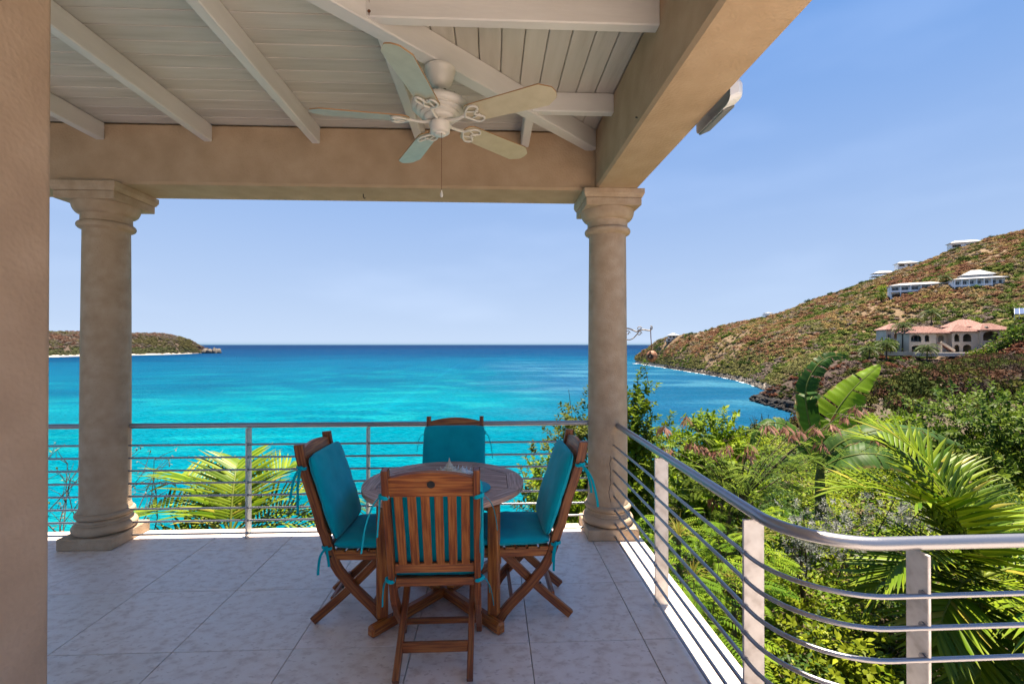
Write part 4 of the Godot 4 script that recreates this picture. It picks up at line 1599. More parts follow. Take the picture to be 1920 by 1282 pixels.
func make_cushion() -> Node3D:
	var t := thing("chair_cushion", "cushion", "cushion")
	var st := Buf.new()
	pillow(st, Vector3(0, 0.468, -0.120), Vector3.RIGHT, Vector3.FORWARD, Vector3.UP, 0.47, 0.42, 0.062, 5)
	var sp := obj("seat_pad", st, M.teal, t)
	st = Buf.new()
	var d := (at_stile(0, 0.93) - at_stile(0, 0.5)).normalized()
	var n := Vector3.RIGHT.cross(d).normalized()
	if n.z > 0:
		n = -n
	var mid := at_stile(0, 0.715) + n * 0.057
	pillow(st, mid, Vector3.RIGHT, d, n, 0.475, 0.50, 0.066, 6)
	var bp := obj("back_pad", st, M.teal, t)
	# piping round both pads
	for q in [[sp, Vector3(0, 0.468, -0.120), Vector3.FORWARD, 0.42], [bp, mid, d, 0.50]]:
		st = Buf.new()
		var pts := []
		for k in 49:
			var a := TAU * k / 48
			var u := signf(cos(a)) * pow(absf(cos(a)), 0.25)
			var v := signf(sin(a)) * pow(absf(sin(a)), 0.25)
			pts.append(q[1] + Vector3.RIGHT * u * 0.2335 + q[2] * v * (q[3] * 0.4965))
		st.tube(pts, 0.0038, 6, false)
		obj("piping", st, M.teal, q[0])
	var k := 0
	for s in [-1.0, 1.0]:
		for y in [0.905, 0.455]:
			st = Buf.new()
			tie(st, at_stile(s * 0.232, y, -0.005), s, 0.26 if y > 0.6 else 0.15, 40 + k)
			obj("tie", st, M.teal, t)
			k += 1
	return t


# ---------------------------------------------------------------- small things
func build_small_things() -> void:
	# two shells on the table
	var cream := mat(Color.WHITE, 0.5, {"tex": ramp_tex(52, 0.02, 4, [[0.0, Color(0.48, 0.36, 0.22)], [0.4, Color(0.66, 0.58, 0.45)], [1.0, Color(0.76, 0.71, 0.62)]], 128), "uv": Vector3(8, 8, 1)})
	var t := thing("seashell", "large cream seashell with a pointed spire, left of the smaller shell on the table", "seashell", Vector3(-0.275, 0.7305, -3.13), 0.4)
	var st := Buf.new()
	st.lathe([Vector2(0.0, 0.0), Vector2(0.035, 0.004), Vector2(0.062, 0.03), Vector2(0.052, 0.05), Vector2(0.034, 0.056), Vector2(0.036, 0.066), Vector2(0.022, 0.074), Vector2(0.023, 0.082), Vector2(0.013, 0.092), Vector2(0.006, 0.108), Vector2(0.001, 0.13)], 20)
	obj("spire", st, cream, t)
	st = Buf.new()
	for k in 9:
		var a := TAU * k / 9
		var d := Vector3(cos(a), 0, sin(a))
		st.tube([d * 0.055 + Vector3(0, 0.03, 0), d * 0.075 + Vector3(0, 0.045, 0), d * 0.083 + Vector3(0, 0.06, 0)], [0.012, 0.007, 0.001], 6)
	obj("spines", st, cream, t)
	st = Buf.new()
	st.sheet([[Vector3(0.03, 0.008, 0.03), Vector3(0.09, 0.004, 0.05), Vector3(0.12, 0.02, 0.03)], [Vector3(0.02, 0.03, 0.05), Vector3(0.08, 0.03, 0.065), Vector3(0.12, 0.035, 0.045)], [Vector3(0.0, 0.05, 0.03), Vector3(0.05, 0.05, 0.05), Vector3(0.10, 0.045, 0.03)]], Vector3(0, 0.3, 1))
	obj("lip", st, cream, t)
	t = thing("seashell", "smaller white spiny seashell right of the pointed one on the table", "seashell", Vector3(-0.185, 0.7305, -3.14), 0.0)
	st = Buf.new()
	st.lathe([Vector2(0.002, -0.075), Vector2(0.008, -0.05), Vector2(0.022, -0.02), Vector2(0.030, 0.0), Vector2(0.022, 0.018), Vector2(0.010, 0.03), Vector2(0.0, 0.04)], 16, Vector3(0, 0.03, 0), Basis(Vector3.FORWARD, -PI / 2))
	obj("body", st, M.white, t)
	st = Buf.new()
	for k in 16:
		var a := PI * (k % 4) / 3.0
		var x := -0.04 + 0.028 * (k / 4)
		var d := Vector3(0.2, sin(a), cos(a))
		st.tube([Vector3(x, 0.03, 0) + d * 0.02, Vector3(x, 0.03, 0) + d * (0.052 - 0.006 * (k / 4))], [0.006, 0.001], 5)
	obj("spines", st, M.white, t)
	# wrought bracket with a hanging coconut shell
	t = thing("wall_bracket", "scrolled wrought iron bracket fixed to the right of the corner column", "bracket", Vector3(1.155, 1.70, -4.06))
	st = Buf.new()
	st.tube([Vector3(0, 0.045, 0), Vector3(0.05, 0.035, 0), Vector3(0.10, 0.012, 0), Vector3(0.16, 0.03, 0), Vector3(0.215, 0.022, 0), Vector3(0.238, 0.035, 0), Vector3(0.24, 0.055, 0), Vector3(0.226, 0.062, 0)], 0.0065, 7)
	obj("arm", st, M.iron, t)
	st = Buf.new()
	var pts := []
	for k in 15:
		var f := k / 14.0
		pts.append(Vector3(0.005 + 0.12 * f, -0.055 + 0.07 * f - 0.03 * sin(f * PI), 0))
	st.tube(pts, 0.005, 6)
	obj("scroll", st, M.iron, t)
	for q in [Vector3(0.025, 0.0, 0), Vector3(0.128, 0.038, 0), Vector3(0.128, -0.004, 0)]:
		st = Buf.new()
		pts = []
		for k in 14:
			var a := k * 0.55
			pts.append(q + Vector3(cos(a), sin(a), 0) * (0.022 - 0.0012 * k))
		st.tube(pts, 0.004, 6)
		obj("curl", st, M.iron, t)
	st = Buf.new()
	st.box(Vector3(-0.004, 0.0, 0), Vector3(0.012, 0.13, 0.03), Basis(), 0.002)
	obj("wall_plate", st, M.iron, t)
	t = thing("coconut_shell", "brown coconut shell with a dark opening hanging from the iron bracket", "ornament", Vector3(1.392, 1.50, -4.06))
	st = Buf.new()
	st.tube([Vector3(-0.012, 0.25, 0), Vector3(-0.008, 0.15, 0), Vector3(0, 0.04, 0)], 0.004, 5)
	obj("string", st, M.rust, t)
	var husk := mat(Color.WHITE, 0.6, {"tex": ramp_tex(53, 0.03, 4, [[0.0, Color(0.12, 0.045, 0.02)], [0.6, Color(0.26, 0.12, 0.06)], [1.0, Color(0.45, 0.28, 0.18)]], 128), "uv": Vector3(6, 10, 1)})
	st = Buf.new()
	var pr := []
	for k in 13:
		var a := -PI / 2 + PI * k / 12
		pr.append(Vector2(0.0475 * cos(a), 0.050 * sin(a)))
	st.lathe(pr, 24)
	obj("shell", st, husk, t)
	st = Buf.new()
	var d := Vector3(-0.55, -0.05, 0.83).normalized()
	st.lathe([Vector2(0.0, 0.0478), Vector2(0.017, 0.0462), Vector2(0.022, 0.0458), Vector2(0.024, 0.0435)], 18, Vector3.ZERO, Basis(Quaternion(Vector3.UP, d)))
	obj("opening", st, M.dark, t)
	st = Buf.new()
	for k in 4:
		st.lathe([Vector2(0.0, 0.0485), Vector2(0.004, 0.048), Vector2(0.005, 0.046)], 6, Vector3(cos(k * 1.7) * 0.008, sin(k * 1.7) * 0.008, 0), Basis(Quaternion(Vector3.UP, d)))
	obj("flecks", st, M.iron, t)
	# floodlight on the outer face of the side beam
	t = thing("wall_light", "white and grey floodlight on the outer face of the side beam", "light fitting", Vector3(1.202, 2.89, -2.53))
	st = Buf.new()
	var sec := PackedVector2Array([Vector2(0.0, 0.12), Vector2(0.06, 0.12), Vector2(0.10, 0.10), Vector2(0.125, 0.06), Vector2(0.125, -0.02), Vector2(0.11, -0.05), Vector2(0.0, -0.10)])
	var rows := []
	for k in 7:
		var z: float = [-0.30, -0.29, -0.26, 0.0, 0.24, 0.28, 0.30][k]
		var s: float = [0.55, 0.8, 1.0, 1.0, 1.0, 0.85, 0.55][k]
		var r := []
		for p in sec:
			r.append(Vector3(p.x * s, p.y * s, z) * 0.66)
		rows.append(r)
	st.sheet(rows, Vector3(1, 0.5, 0))
	for e in [0, 6]:
		st.poly(rows[e], Vector3(0, 0, -1 if e == 0 else 1))
	obj("housing", st, M.white, t)
	st = Buf.new()
	st.bar(Vector3(0.037, -0.055, -0.175), Vector3(0.037, -0.055, 0.11), Vector3(1, 0.45, 0), 0.07, 0.012, 0.004)
	obj("lens_panel", st, mat(lin(0.16, 0.16, 0.15), 0.4), t)
	# hook under the front beam, nail in the side beam, rusty screws in the rafter
	st = Buf.new()
	st.tube([Vector3(-1.08, 2.872, -4.05), Vector3(-1.08, 2.845, -4.05), Vector3(-1.072, 2.832, -4.05), Vector3(-1.062, 2.838, -4.05)], 0.004, 6)
	var o := obj("hook", st, M.dark)
	tag(o, "small dark hook screwed into the underside of the front beam", "hook")
	st = Buf.new()
	st.tube([Vector3(0.852, 2.92, -2.72), Vector3(0.838, 2.922, -2.72)], 0.004, 6)
	o = obj("nail", st, M.dark)
	tag(o, "small nail in the inner face of the side beam", "nail")
	for q in [[3.235, "rusty screw head low on the rafter face overhead, above the blue blade", 0.0085], [3.30, "small rusty screw above the larger one on the rafter overhead", 0.005]]:
		st = Buf.new()
		st.lathe([Vector2(0.0, 0.004), Vector2(q[2] * 0.7, 0.0035), Vector2(q[2], 0.0), Vector2(q[2], -0.002)], 10, Vector3(-0.60, q[0], -2.3465), Basis(Vector3.RIGHT, PI / 2))
		st.tube([Vector3(-0.60, q[0] - 0.004, -2.3460), Vector3(-0.599, q[0] - 0.025, -2.3462)], [0.0022, 0.0006], 4)
		o = obj("screw", st, M.rust)
		tag(o, q[1], "screw", "rusty screws")


# ---------------------------------------------------------------- houses on the hillside
# one storey of wall with openings [x, sill, width, height, arched], front face at z = 0, thickness th behind it
func storey(st: Buf, x0: float, x1: float, y0: float, y1: float, th: float, openings: Array) -> void:
	var x := x0
	for o in openings:
		var a: float = o[0]
		var b: float = o[0] + o[2]
		var s: float = y0 + o[1]
		var h: float = s + o[3]
		if a > x + 0.01:
			st.box(Vector3((x + a) * 0.5, (y0 + y1) * 0.5, -th * 0.5), Vector3(a - x, y1 - y0, th), Basis(), 0.0)
		if o[1] > 0.02:
			st.box(Vector3((a + b) * 0.5, (y0 + s) * 0.5, -th * 0.5), Vector3(b - a, s - y0, th), Basis(), 0.0)
		if o[4]:
			var m := 10
			var r: float = o[2] * 0.5
			var rise: float = minf(r, o[3] * 0.4)
			for k in m:
				var a0 := PI - PI * k / m
				var a1 := PI - PI * (k + 1) / m
				var p := Vector2(a + r + cos(a0) * r, h - rise + sin(a0) * rise)
				var q := Vector2(a + r + cos(a1) * r, h - rise + sin(a1) * rise)
				st.poly([Vector3(p.x, p.y, 0), Vector3(q.x, q.y, 0), Vector3(q.x, y1, 0), Vector3(p.x, y1, 0)], Vector3.BACK)
				st.poly([Vector3(p.x, p.y, 0), Vector3(q.x, q.y, 0), Vector3(q.x, q.y, -th), Vector3(p.x, p.y, -th)], Vector3(a + r - p.x, -1, 0))
				st.poly([Vector3(p.x, p.y, -th), Vector3(q.x, q.y, -th), Vector3(q.x, y1, -th), Vector3(p.x, y1, -th)], Vector3.FORWARD)
		else:
			st.box(Vector3((a + b) * 0.5, (h + y1) * 0.5, -th * 0.5), Vector3(b - a, y1 - h, th), Basis(), 0.0)
		x = b
	if x1 > x + 0.01:
		st.box(Vector3((x + x1) * 0.5, (y0 + y1) * 0.5, -th * 0.5), Vector3(x1 - x, y1 - y0, th), Basis(), 0.0)


func hip_roof(st: Buf, x0: float, x1: float, z0: float, z1: float, y: float, h: float, over: float) -> void:
	x0 -= over
	x1 += over
	z0 -= over
	z1 += over
	var in_ := minf(x1 - x0, z1 - z0) * 0.5
	var a := [Vector3(x0, y, z1), Vector3(x1, y, z1), Vector3(x1, y, z0), Vector3(x0, y, z0)]
	var r0 := Vector3(x0 + in_, y + h, z1 - in_)
	var r1 := Vector3(x1 - in_, y + h, z0 + in_)
	if z1 - z0 > x1 - x0:
		st.poly([a[0], a[1], r0], Vector3(0, 1, 1))
		st.poly([a[2], a[3], r1], Vector3(0, 1, -1))
		st.poly([a[1], a[2], r1, r0], Vector3(1, 1, 0))
		st.poly([a[3], a[0], r0, r1], Vector3(-1, 1, 0))
	else:
		st.poly([a[0], a[1], r1, r0], Vector3(0, 1, 1))
		st.poly([a[2], a[3], r0, r1], Vector3(0, 1, -1))
		st.poly([a[1], a[2], r1], Vector3(1, 1, 0))
		st.poly([a[3], a[0], r0], Vector3(-1, 1, 0))
	# eaves board
	for k in 4:
		var p: Vector3 = a[k]
		var q: Vector3 = a[(k + 1) % 4]
		st.poly([p, q, q - Vector3(0, 0.25, 0), p - Vector3(0, 0.25, 0)], (p + q) * 0.5 - (r0 + r1) * 0.5)
	st.poly([a[0] - Vector3(0, 0.25, 0), a[1] - Vector3(0, 0.25, 0), a[2] - Vector3(0, 0.25, 0), a[3] - Vector3(0, 0.25, 0)], Vector3.DOWN)


# rows of clay barrel tiles on the front slope of a hip roof
func tile_ribs(st: Buf, x0: float, x1: float, zf: float, zb: float, y: float, h: float, over: float) -> void:
	var x := x0 - over + 0.3
	var run := minf(x1 - x0 + over * 2.0, zf - zb + over * 2.0) * 0.5
	while x < x1 + over - 0.2:
		var e := minf(minf(x - (x0 - over), (x1 + over) - x), run)
		if e > 0.4:
			var p := Vector3(x, y + 0.05, zf + over)
			var q := Vector3(x, y + 0.05 + h * e / run, zf + over - e)
			var up := Vector3(0, 0.13, 0.06)
			st.poly([p + Vector3(-0.16, 0, 0), q + Vector3(-0.16, 0, 0), q + up, p + up], Vector3(-1, 1, 0))
			st.poly([p + Vector3(0.16, 0, 0), q + Vector3(0.16, 0, 0), q + up, p + up], Vector3(1, 1, 0))
		x += 0.62


func shell(st: Buf, x0: float, x1: float, z0: float, z1: float, y0: float, y1: float, th := 0.35) -> void:
	# side and rear walls and floor of a wing; the front is built with openings
	st.box(Vector3(x0 + th * 0.5, (y0 + y1) * 0.5, (z0 + z1 - th) * 0.5 - 0.001), Vector3(th, y1 - y0, z1 - z0 - th), Basis(), 0.0)
	st.box(Vector3(x1 - th * 0.5, (y0 + y1) * 0.5, (z0 + z1 - th) * 0.5 - 0.001), Vector3(th, y1 - y0, z1 - z0 - th), Basis(), 0.0)
	st.box(Vector3((x0 + x1) * 0.5, (y0 + y1) * 0.5, z0 + th * 0.5), Vector3(x1 - x0 - th * 2.0, y1 - y0, th), Basis(), 0.0)


func put(st: Buf, called: String, m: Material, t: Node, at := Vector3.ZERO) -> MeshInstance3D:
	var o := obj(called, st, m, t)
	o.position = at
	return o


func window_into(t: Node, x: float, y: float, z: float, w: float, h: float, called := "window") -> void:
	var st := Buf.new()
	for q in [[Vector3(x - w * 0.5 + 0.05, y, z), Vector3(0.1, h, 0.1)], [Vector3(x + w * 0.5 - 0.05, y, z), Vector3(0.1, h, 0.1)], [Vector3(x, y - h * 0.5 + 0.05, z), Vector3(w - 0.2, 0.1, 0.1)], [Vector3(x, y + h * 0.5 - 0.05, z), Vector3(w - 0.2, 0.1, 0.1)], [Vector3(x, y, z), Vector3(0.08, h - 0.2, 0.08)]]:
		st.box(q[0], q[1], Basis(), 0.0)
	var o := obj(called, st, M.white, t)
	st = Buf.new()
	st.box(Vector3(x, y, z - 0.03), Vector3(w - 0.15, h - 0.15, 0.03), Basis(), 0.0)
	obj("pane", st, M.glass_dark, o)


func build_houses() -> void:
	# --- beige villa with clay roofs on the crest of the spur
	var t := thing("villa", "two-storey beige villa with pink clay tile roofs and arched openings", "villa", Vector3(175.6, -1.6, -192.0), deg_to_rad(-11.0))
	t.scale = Vector3.ONE * 0.88
	var st := Buf.new()
	# left wing
	storey(st, 0, 11.5, 0, 4.5, 0.4, [[1.0, 0.3, 4.2, 3.0, true], [7.0, 0.3, 1.6, 2.9, true]])
	storey(st, 0, 11.5, 4.5, 9.2, 0.4, [[0.8, 0.5, 4.4, 3.3, true], [6.6, 0.5, 2.0, 3.2, true]])
	shell(st, 0, 11.5, -9, 0, 0, 9.2)
	st.box(Vector3(5.75, 4.4, -4.7), Vector3(10.7, 0.2, 8.5), Basis(), 0.0)
	put(st, "left_wing", M.villa, t)
	st = Buf.new()
	hip_roof(st, 0, 17, -9, 0, 9.2, 3.2, 0.9)
	var rf := put(st, "clay_roof", M.clay, t)
	st = Buf.new()
	tile_ribs(st, 0, 17, 0, -9, 9.2, 3.2, 0.9)
	put(st, "tile_ribs", M.clay, rf)
	# recessed middle with the outside stair
	st = Buf.new()
	storey(st, 0, 6.2, 0, 9.2, 0.4, [[2.4, 5.0, 2.4, 3.2, true]])
	put(st, "middle_wall", M.villa, t, Vector3(11.5, 0, -2.5))
	st = Buf.new()
	for k in 14:
		st.box(Vector3(11.9 + k * 0.42, 4.4 - k * 0.31, 1.2 - 0.0 * k), Vector3(0.42, 0.6, 2.2), Basis(), 0.0)
	put(st, "stair", M.clay, t)
	st = Buf.new()
	st.bar(Vector3(11.9, 4.9, 2.45), Vector3(17.7, 0.7, 2.45), Vector3.UP, 1.0, 0.25, 0.0)
	st.box(Vector3(12.2, 2.2, 1.3), Vector3(0.6, 4.4, 2.0), Basis(), 0.0)
	put(st, "stair_wall", M.villa, t)
	# centre wing
	st = Buf.new()
	storey(st, 0, 11, 0, 4.6, 0.4, [[1.0, 0.2, 2.2, 3.4, true], [4.6, 0.2, 3.6, 3.4, true]])
	storey(st, 0, 11, 4.6, 9.8, 0.4, [[1.0, 0.4, 2.2, 3.6, true], [4.6, 0.4, 3.6, 3.7, true]])
	shell(st, 0, 11, -9, 0, 0, 9.8)
	st.box(Vector3(5.5, 4.5, -4.7), Vector3(10.2, 0.2, 8.5), Basis(), 0.0)
	put(st, "centre_wing", M.villa, t, Vector3(17.7, 0, 0.6))
	st = Buf.new()
	hip_roof(st, 17.7, 28.7, -9, 0.6, 9.8, 3.4, 0.9)
	rf = put(st, "clay_roof", M.clay, t)
	st = Buf.new()
	tile_ribs(st, 17.7, 28.7, 0.6, -9, 9.8, 3.4, 0.9)
	put(st, "tile_ribs", M.clay, rf)
	# right wing, set a little forward and higher
	st = Buf.new()
	storey(st, 0, 13, 0, 4.6, 0.4, [])
	storey(st, 0, 13, 4.6, 10.2, 0.4, [[1.2, 0.6, 6.6, 4.3, true], [9.4, 0.8, 2.4, 3.6, true]])
	shell(st, 0, 13, -9, 0, 0, 10.2)
	st.box(Vector3(6.5, 4.6, -4.7), Vector3(12.2, 0.2, 8.5), Basis(), 0.0)
	put(st, "right_wing", M.villa, t, Vector3(28.7, 0.3, 1.6))
	st = Buf.new()
	hip_roof(st, 28.7, 41.7, -8, 1.6, 10.5, 3.2, 0.9)
	rf = put(st, "clay_roof", M.clay, t)
	st = Buf.new()
	tile_ribs(st, 28.7, 41.7, 1.6, -8, 10.5, 3.2, 0.9)
	put(st, "tile_ribs", M.clay, rf)
	st = Buf.new()
	hip_roof(st, 24.5, 38.0, -16, -7, 12.4, 3.6, 0.8)
	st.box(Vector3(31.2, 11.0, -11.5), Vector3(13.4, 2.6, 8.8), Basis(), 0.0)
	put(st, "clay_roof", M.clay, t)
	for q in [[2.0, 2.0, 4.0, 1.6], [7.8, 2.0, 1.4, 2.6], [3.0, 6.6, 3.8, 2.7], [7.6, 6.5, 1.8, 2.7]]:
		window_into(t, q[0] + q[2] * 0.2, q[1], -3.0, q[2], q[3], "door")
	st = Buf.new()
	for k in 18:
		st.box(Vector3(1.0 + k * 0.25, 5.35, -0.2), Vector3(0.04, 0.9, 0.04), Basis(), 0.0)
	st.box(Vector3(3.1, 5.83, -0.2), Vector3(4.4, 0.07, 0.07), Basis(), 0.0)
	put(st, "balcony_rail", M.dark, t)
	# pool terrace wall in front
	st = Buf.new()
	st.box(Vector3(15.0, -0.9, 5.0), Vector3(30, 1.7, 6.5), Basis(), 0.0)
	put(st, "terrace", M.concrete, t)
	st = Buf.new()
	st.box(Vector3(-7.0, -0.6, 4.0), Vector3(12, 1.8, 0.4), Basis(), 0.0)
	put(st, "pool_wall", M.villa, t)
	st = Buf.new()
	st.lathe([Vector2(0, 0.32), Vector2(0.55, 0.24), Vector2(0.8, 0.0), Vector2(0.78, -0.02), Vector2(0, 0.1)], 14, Vector3(31.8, 11.7, 1.0), Basis(Vector3.RIGHT, 0.9))
	put(st, "satellite_dish", M.dark, t)
	# --- outbuilding to its left
	t = thing("outbuilding", "small beige outbuilding with pink clay roof, left of the beige villa behind palms", "house", Vector3(177.6, 3.6, -206.0), deg_to_rad(-12.0))
	t.scale = Vector3.ONE * 0.95
	st = Buf.new()
	storey(st, 0, 11.5, 0, 5.0, 0.35, [[0.7, 0.9, 1.5, 2.2, true], [3.4, 0.7, 2.0, 2.9, true], [7.0, 0.9, 2.0, 2.4, true]])
	shell(st, 0, 11.5, -8, 0, 0, 5.0)
	put(st, "wall", M.villa, t)
	st = Buf.new()
	hip_roof(st, 0, 11.5, -8, 0, 5.0, 3.0, 0.8)
	rf = put(st, "clay_roof", M.clay, t)
	st = Buf.new()
	tile_ribs(st, 0, 11.5, 0, -8, 5.0, 3.0, 0.8)
	put(st, "tile_ribs", M.clay, rf)
	window_into(t, 1.45, 1.9, -0.3, 1.4, 2.0)
	# --- white villas up the slope
	white_villa("white_villa", "long white villa with a veranda of slim posts, left of the larger white villa", Vector3(265.0, 31.8, -304.5), -35.0, 28.5, 4)
	t = white_villa("white_villa", "larger two-storey white villa with a raised hipped roof, up the slope", Vector3(277.5, 31.8, -273.5), -35.0, 22.5, 5)
	st = Buf.new()
	hip_roof(st, 5, 18, -11, -2, 11.3, 3.2, 1.0)
	st.box(Vector3(11.5, 10.2, -6.5), Vector3(12.8, 2.2, 8.8), Basis(), 0.0)
	put(st, "upper_roof", M.roof_white, t)
	st = Buf.new()
	st.box(Vector3(6.0, 2.0, 0.0), Vector3(17, 3.6, 0.5), Basis(), 0.0)
	var w := obj("retaining_wall", st, M.white)
	w.position = Vector3(277.5, 30.5, -281.5)
	w.rotation.y = deg_to_rad(-35.0)
	tag(w, "white retaining wall joining the two white villas", "wall")
	# --- ridge houses
	ridge_house("house", "white pavilion roof with open terrace on the ridge line, lower left one", Vector3(338.0, 61.5, -404.0), -22.0, 15.0, 3.0, true)
	ridge_house("house", "white pavilion house on the ridge line, upper right of the pavilion pair", Vector3(353.0, 68.5, -397.0), -22.0, 14.0, 3.6, false)
	ridge_house("house", "flat white house highest on the ridge at the right", Vector3(383.0, 81.5, -379.0), -25.0, 20.0, 4.6, false)
	ridge_house("house", "tiny dark roof peeking over the middle of the ridge", Vector3(268.5, 30.5, -454.0), -20.0, 6.0, 2.0, true)
	# headland house
	t = thing("house", "grey house with white hipped roof at the tip of the headland", "house", Vector3(201.5, 5.2, -537.0), deg_to_rad(-14.0))
	st = Buf.new()
	storey(st, 0, 14, 0, 3.4, 0.3, [[1.0, 0.8, 3.0, 2.0, false], [5.2, 0.6, 3.4, 2.2, false], [9.8, 0.8, 3.0, 2.0, false]])
	storey(st, 2, 13, 3.4, 7.0, 0.3, [[3.0, 0.7, 2.2, 2.2, false], [6.4, 0.7, 2.6, 2.2, false], [10.2, 0.7, 2.0, 2.2, false]])
	shell(st, 0, 14, -9, 0, 0, 3.4)
	shell(st, 2, 13, -8, 0, 3.4, 7.0)
	put(st, "wall", M.concrete, t)
	st = Buf.new()
	hip_roof(st, 2, 13, -8, 0, 7.0, 2.2, 1.2)
	hip_roof(st, 5, 10, -6, -2, 8.8, 1.2, 0.5)
	put(st, "roof", M.roof_white, t)
	st = Buf.new()
	st.box(Vector3(6, 0.2, 1.8), Vector3(18, 0.4, 3.4), Basis(), 0.0)
	for k in 7:
		st.box(Vector3(-2.7 + k * 2.9, -1.2, 3.2), Vector3(0.25, 2.4, 0.25), Basis(), 0.0)
		st.box(Vector3(-2.7 + k * 2.9, 0.9, 3.4), Vector3(0.12, 1.0, 0.12), Basis(), 0.0)
	put(st, "deck", M.concrete, t)
	# solar panels on a roof at the right edge
	t = thing("solar_panels", "tilted blue solar panels at the right edge of the photo above the dark trees", "solar panels", Vector3(207.5, 13.2, -178.5), deg_to_rad(-48.0))
	var blue := mat(lin(0.05, 0.09, 0.20), 0.15)
	for k in 5:
		st = Buf.new()
		st.box(Vector3(k * 1.35, 1.6, 0), Vector3(1.25, 0.06, 4.2), Basis(Vector3.RIGHT, 0.6), 0.0)
		obj("panel", st, blue, t)
	st = Buf.new()
	for k in 6:
		st.box(Vector3(k * 1.35 - 0.675, 1.62, 0), Vector3(0.09, 0.09, 4.3), Basis(Vector3.RIGHT, 0.6), 0.0)
		st.box(Vector3(k * 1.35 - 0.675, 0.2, -0.8), Vector3(0.12, 4.0, 0.12), Basis(), 0.0)
	obj("frame", st, M.white, t)
	# pale hut on the left headland
	t = thing("house", "pale hut among trees at the far left end of the left headland", "house", Vector3(-1018, 28.5, -1118), 0.6)
	st = Buf.new()
	st.box(Vector3(0, 3, 0), Vector3(16, 7, 9), Basis(), 0.0)
	put(st, "wall", M.villa, t)
	st = Buf.new()
	hip_roof(st, -8, 8, -4.5, 4.5, 6.5, 3, 1.0)
	put(st, "roof", M.clay, t)


func white_villa(called: String, label: String, where: Vector3, turn: float, w: float, bays: int) -> Node3D:
	var t := thing(called, label, "villa", where, deg_to_rad(turn))
	var st := Buf.new()
	var op := []
	for k in bays:
		op.append([1.2 + k * (w * 0.70) / bays, 0.6, w * 0.70 / bays - 1.4, 2.6, false])
	storey(st, 0, w, 0, 4.4, 0.35, op)
	storey(st, 0, w, 4.4, 8.6, 0.35, op)
	shell(st, 0, w, -11, 0, 0, 8.6)
	st.box(Vector3(w * 0.5, 4.35, -5.6), Vector3(w - 0.8, 0.2, 10.0), Basis(), 0.0)
	put(st, "wall", M.white, t)
	for y in [2.0, 6.4]:
		for o in op:
			window_into(t, o[0] + o[2] * 0.5, y - 0.1, -0.25, o[2] - 0.1, 2.5)
		for e in 2:
			var x := w * 0.80 + e * w * 0.11
			st = Buf.new()
			st.box(Vector3(x, y, 0.03), Vector3(1.2, 1.9, 0.1), Basis(), 0.0)
			obj("window", st, M.glass_dark, t)
	# veranda in front of the bays
	st = Buf.new()
	var vw := w * 0.74
	for y in [0.0, 4.4]:
		st.box(Vector3(vw * 0.5, y - 0.15, 1.6), Vector3(vw, 0.3, 3.2), Basis(), 0.0)
		st.box(Vector3(vw * 0.5, y + 0.95, 3.1), Vector3(vw, 0.1, 0.08), Basis(), 0.0)
		st.box(Vector3(vw * 0.5, y + 0.45, 3.1), Vector3(vw, 0.6, 0.04), Basis(), 0.0)
	put(st, "veranda", M.white, t)
	for k in bays + 1:
		st = Buf.new()
		st.box(Vector3(0.3 + k * (vw - 0.6) / bays, 3.9, 2.9), Vector3(0.42, 8.6, 0.42), Basis(), 0.0)
		obj("post", st, M.white, t)
	st = Buf.new()
	st.box(Vector3(w * 0.5, -1.8, -3.5), Vector3(w, 3.4, 13), Basis(), 0.0)
	put(st, "base", M.concrete, t)
	st = Buf.new()
	hip_roof(st, 0, w, -11, 2.6, 8.6, 1.9, 0.8)
	put(st, "roof", M.roof_white, t)
	return t


func ridge_house(called: String, label: String, where: Vector3, turn: float, w: float, h: float, open_: bool) -> void:
	var t := thing(called, label, "house", where, deg_to_rad(turn))
	var st := Buf.new()
	if open_:
		for k in 6:
			st.box(Vector3(w * k / 5.0, h * 0.5 - 1.0, 0), Vector3(0.3, h + 2.0, 0.3), Basis(), 0.0)
			st.box(Vector3(w * k / 5.0, h * 0.5 - 1.0, -6), Vector3(0.3, h + 2.0, 0.3), Basis(), 0.0)
		put(st, "posts", M.white, t)
		st = Buf.new()
		st.box(Vector3(w * 0.5, 0.0, -2), Vector3(w + 4, 0.4, 9), Basis(), 0.0)
		put(st, "deck", M.concrete, t)
	else:
		storey(st, 0, w, -2, h, 0.3, [[1.0, 2.8, w * 0.28, h * 0.5, false], [w * 0.5, 2.8, w * 0.15, h * 0.45, false], [w * 0.75, 2.8, w * 0.15, h * 0.45, false]])
		shell(st, 0, w, -7, 0, -2, h)
		put(st, "wall", M.white, t)
	st = Buf.new()
	hip_roof(st, 0, w, -7, 0.5, h, minf(w * 0.14, 2.2), 1.0)
	put(st, "roof", M.roof_white, t)


# ---------------------------------------------------------------- the garden
func ground_y(x: float, z: float) -> float:
	# distance inland from the waterline below the house
	var s := (z + 43.0 + 0.85 * x) * 0.76
	var u := clampf(s / 27.0, -0.2, 1.0)
	var y := lerpf(SEA_Y - 1.0, -2.5, smoothstep(0.0, 1.0, u)) if u > 0.0 else SEA_Y - 1.0 + u * 4.0
	return y + 0.3 * sin(x * 0.9 + z * 0.5) * sin(z * 0.7) * smoothstep(0.1, 0.6, u)


